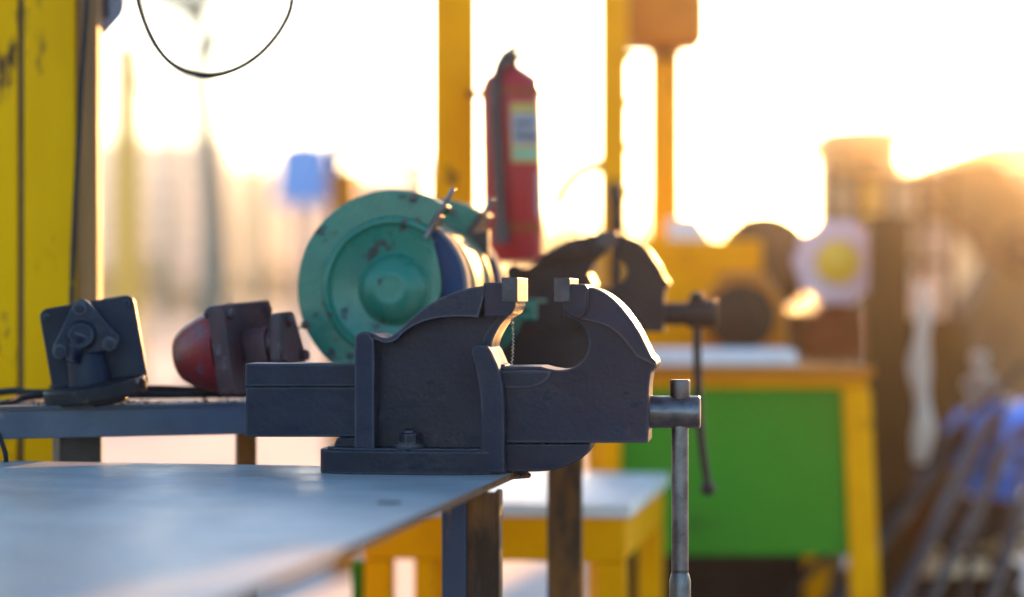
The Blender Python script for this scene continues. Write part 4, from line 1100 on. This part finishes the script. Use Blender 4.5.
# ------------------------------------------------------------------ trees
def leafy(bm, c, rx, ry, rz, n, size, rng, clumps=14):
    cs = []
    for i in range(clumps):
        v = Vector((rng.gauss(0, 1), rng.gauss(0, 1), rng.gauss(0, 1))).normalized() * rng.uniform(.35, 1)
        cs.append(Vector((c[0] + v.x * rx, c[1] + v.y * ry, c[2] + v.z * rz)))
    for i in range(n):
        cc = rng.choice(cs); r = .38 * min(rx, rz)
        p = cc + Vector((rng.gauss(0, r), rng.gauss(0, r), rng.gauss(0, r * .8)))
        s = size * rng.uniform(.6, 1.4)
        u = Vector((rng.gauss(0, 1), rng.gauss(0, 1), rng.gauss(0, 1))).normalized(); w = u.orthogonal().normalized()
        bm.faces.new([bm.verts.new(p + u * s), bm.verts.new(p + w * s * .5), bm.verts.new(p - u * s), bm.verts.new(p - w * s * .5)])
    return cs
def tree(lab, px, d, ytrunk, top, rx, rz, n, size, tr, seed, m=M_leaf, clumps=14):
    rng = random.Random(seed); X = (px - CX) / F * d
    t = thing('tree', lab, 'tree', (X, d, 0))
    bm = new(); c = (0, 0, top)
    cs = leafy(bm, c, rx, rx, rz, n, size, rng, clumps); obj('crown', bm, m, t)
    bm = new()
    tube(bm, spline([Vector((0, 0, 0)), Vector((tr * .4, 0, top * .3)), Vector((-tr * .3, 0, top * .65)), Vector((0, 0, top))], 5), lambda f: tr * (1 - .6 * f), 12)
    for q in cs[:8]:
        b = Vector((0, 0, top * rng.uniform(.6, .9))); tube(bm, spline([b, (b + q) / 2 + Vector((0, 0, -.15)), q], 4), lambda f: tr * .4 * (1 - .7 * f), 8)
    obj('trunk', bm, M_bark, t)
    return t
kt = 26 / F
tree('tall pale trunked tree whose dark crown fills the top edge above the hanging wire', 207, 26, 0, EYE + (298 + 120) * kt, 3.6, .75, 5200, .09, 20 * kt, 5, clumps=34)
tree('bushy round tree in the haze right of the slim yellow post', 572, 34, 0, 1.5, 1.0, .75, 1500, .09, .10, 8)
tree('small round tree in the haze above the yellow cabinet', 716, 30, 0, 1.25, 1.0, .6, 1500, .08, .09, 9)
bm = new(); rng = random.Random(21)
for i in range(60):
    x = -70 + 140 * i / 59; leafy(bm, (x, 130 + rng.uniform(-4, 4), rng.uniform(1, 1.8)), 2.2, 2.0, rng.uniform(1.0, 1.9), 130, .34, rng, 6)
tag(obj('far_wood', bm, M_leaf2), 'far line of hazy green trees along the horizon', 'wood', kind='stuff')
# dark air hose curling at the post foot in the background
bm = new(); tube(bm, spline([U(556, 205, 4.9), U(566, 186, 4.9), U(582, 171, 4.9), U(598, 166, 4.85), U(610, 176, 4.7), U(616, 200, 4.55), U(617, 240, 4.55), U(616, 300, 4.56), U(616, 600, 4.57)], 8), .016, 10)
tag(obj('air_hose', bm, M_rubber), 'dark grey air hose arching beside the slim yellow post', 'hose')

# ------------------------------------------------------------------ light, air, camera
SUN_AZ, SUN_EL = R(13.4), R(8.2)            # azimuth to the right of the view axis
w = bpy.data.worlds.new('World'); S.world = w; w.use_nodes = True
nt = w.node_tree; bg = nt.nodes['Background']
sky = nt.nodes.new('ShaderNodeTexSky'); sky.sky_type = 'NISHITA'; sky.sun_disc = False
sky.sun_elevation = SUN_EL; sky.sun_rotation = SUN_AZ
sky.air_density = 1.0; sky.dust_density = .7; sky.ozone_density = 2.6
nt.links.new(sky.outputs[0], bg.inputs['Color']); bg.inputs['Strength'].default_value = .15
ld = bpy.data.lights.new('sun', 'SUN'); ld.energy = 5; ld.angle = R(.5); ld.color = (1, .47, .14)
lo = bpy.data.objects.new('sun', ld); COL.objects.link(lo)
sd = Vector((math.sin(SUN_AZ) * math.cos(SUN_EL), math.cos(SUN_AZ) * math.cos(SUN_EL), math.sin(SUN_EL)))
lo.rotation_euler = sd.to_track_quat('Z', 'Y').to_euler(); lo.location = (3, 10, 6)

HAZE = 0.0012
if HAZE:
    hm = bpy.data.materials.new('golden_air'); hm.use_nodes = True
    N = hm.node_tree.nodes; N.remove(N['Principled BSDF'])
    pv = N.new('ShaderNodeVolumePrincipled'); pv.inputs['Color'].default_value = (1, .95, .90, 1)
    pv.inputs['Density'].default_value = HAZE; pv.inputs['Anisotropy'].default_value = .96
    hm.node_tree.links.new(pv.outputs[0], N['Material Output'].inputs['Volume'])
    bm = new(); box(bm, (0, 390, 14.5), (860, 920, 31.4)); o = obj('haze', bm, hm); o['kind'] = 'stuff'

cd = bpy.data.cameras.new('camera'); cam = bpy.data.objects.new('camera', cd); COL.objects.link(cam)
cam.location = (0, 0, EYE); cam.rotation_euler = (R(90), 0, 0)
cd.lens = 85; cd.sensor_width = 36; cd.clip_end = 2000; cd.clip_start = .05
cd.dof.use_dof = True; cd.dof.focus_distance = 2.53; cd.dof.aperture_fstop = 2.0
S.camera = cam
S.view_settings.view_transform = 'Standard'; S.view_settings.look = 'None'; S.view_settings.gamma = 1
S.view_settings.exposure = 2.15
S.render.engine = 'CYCLES'
S.cycles.use_denoising = True
S.cycles.max_bounces = 8
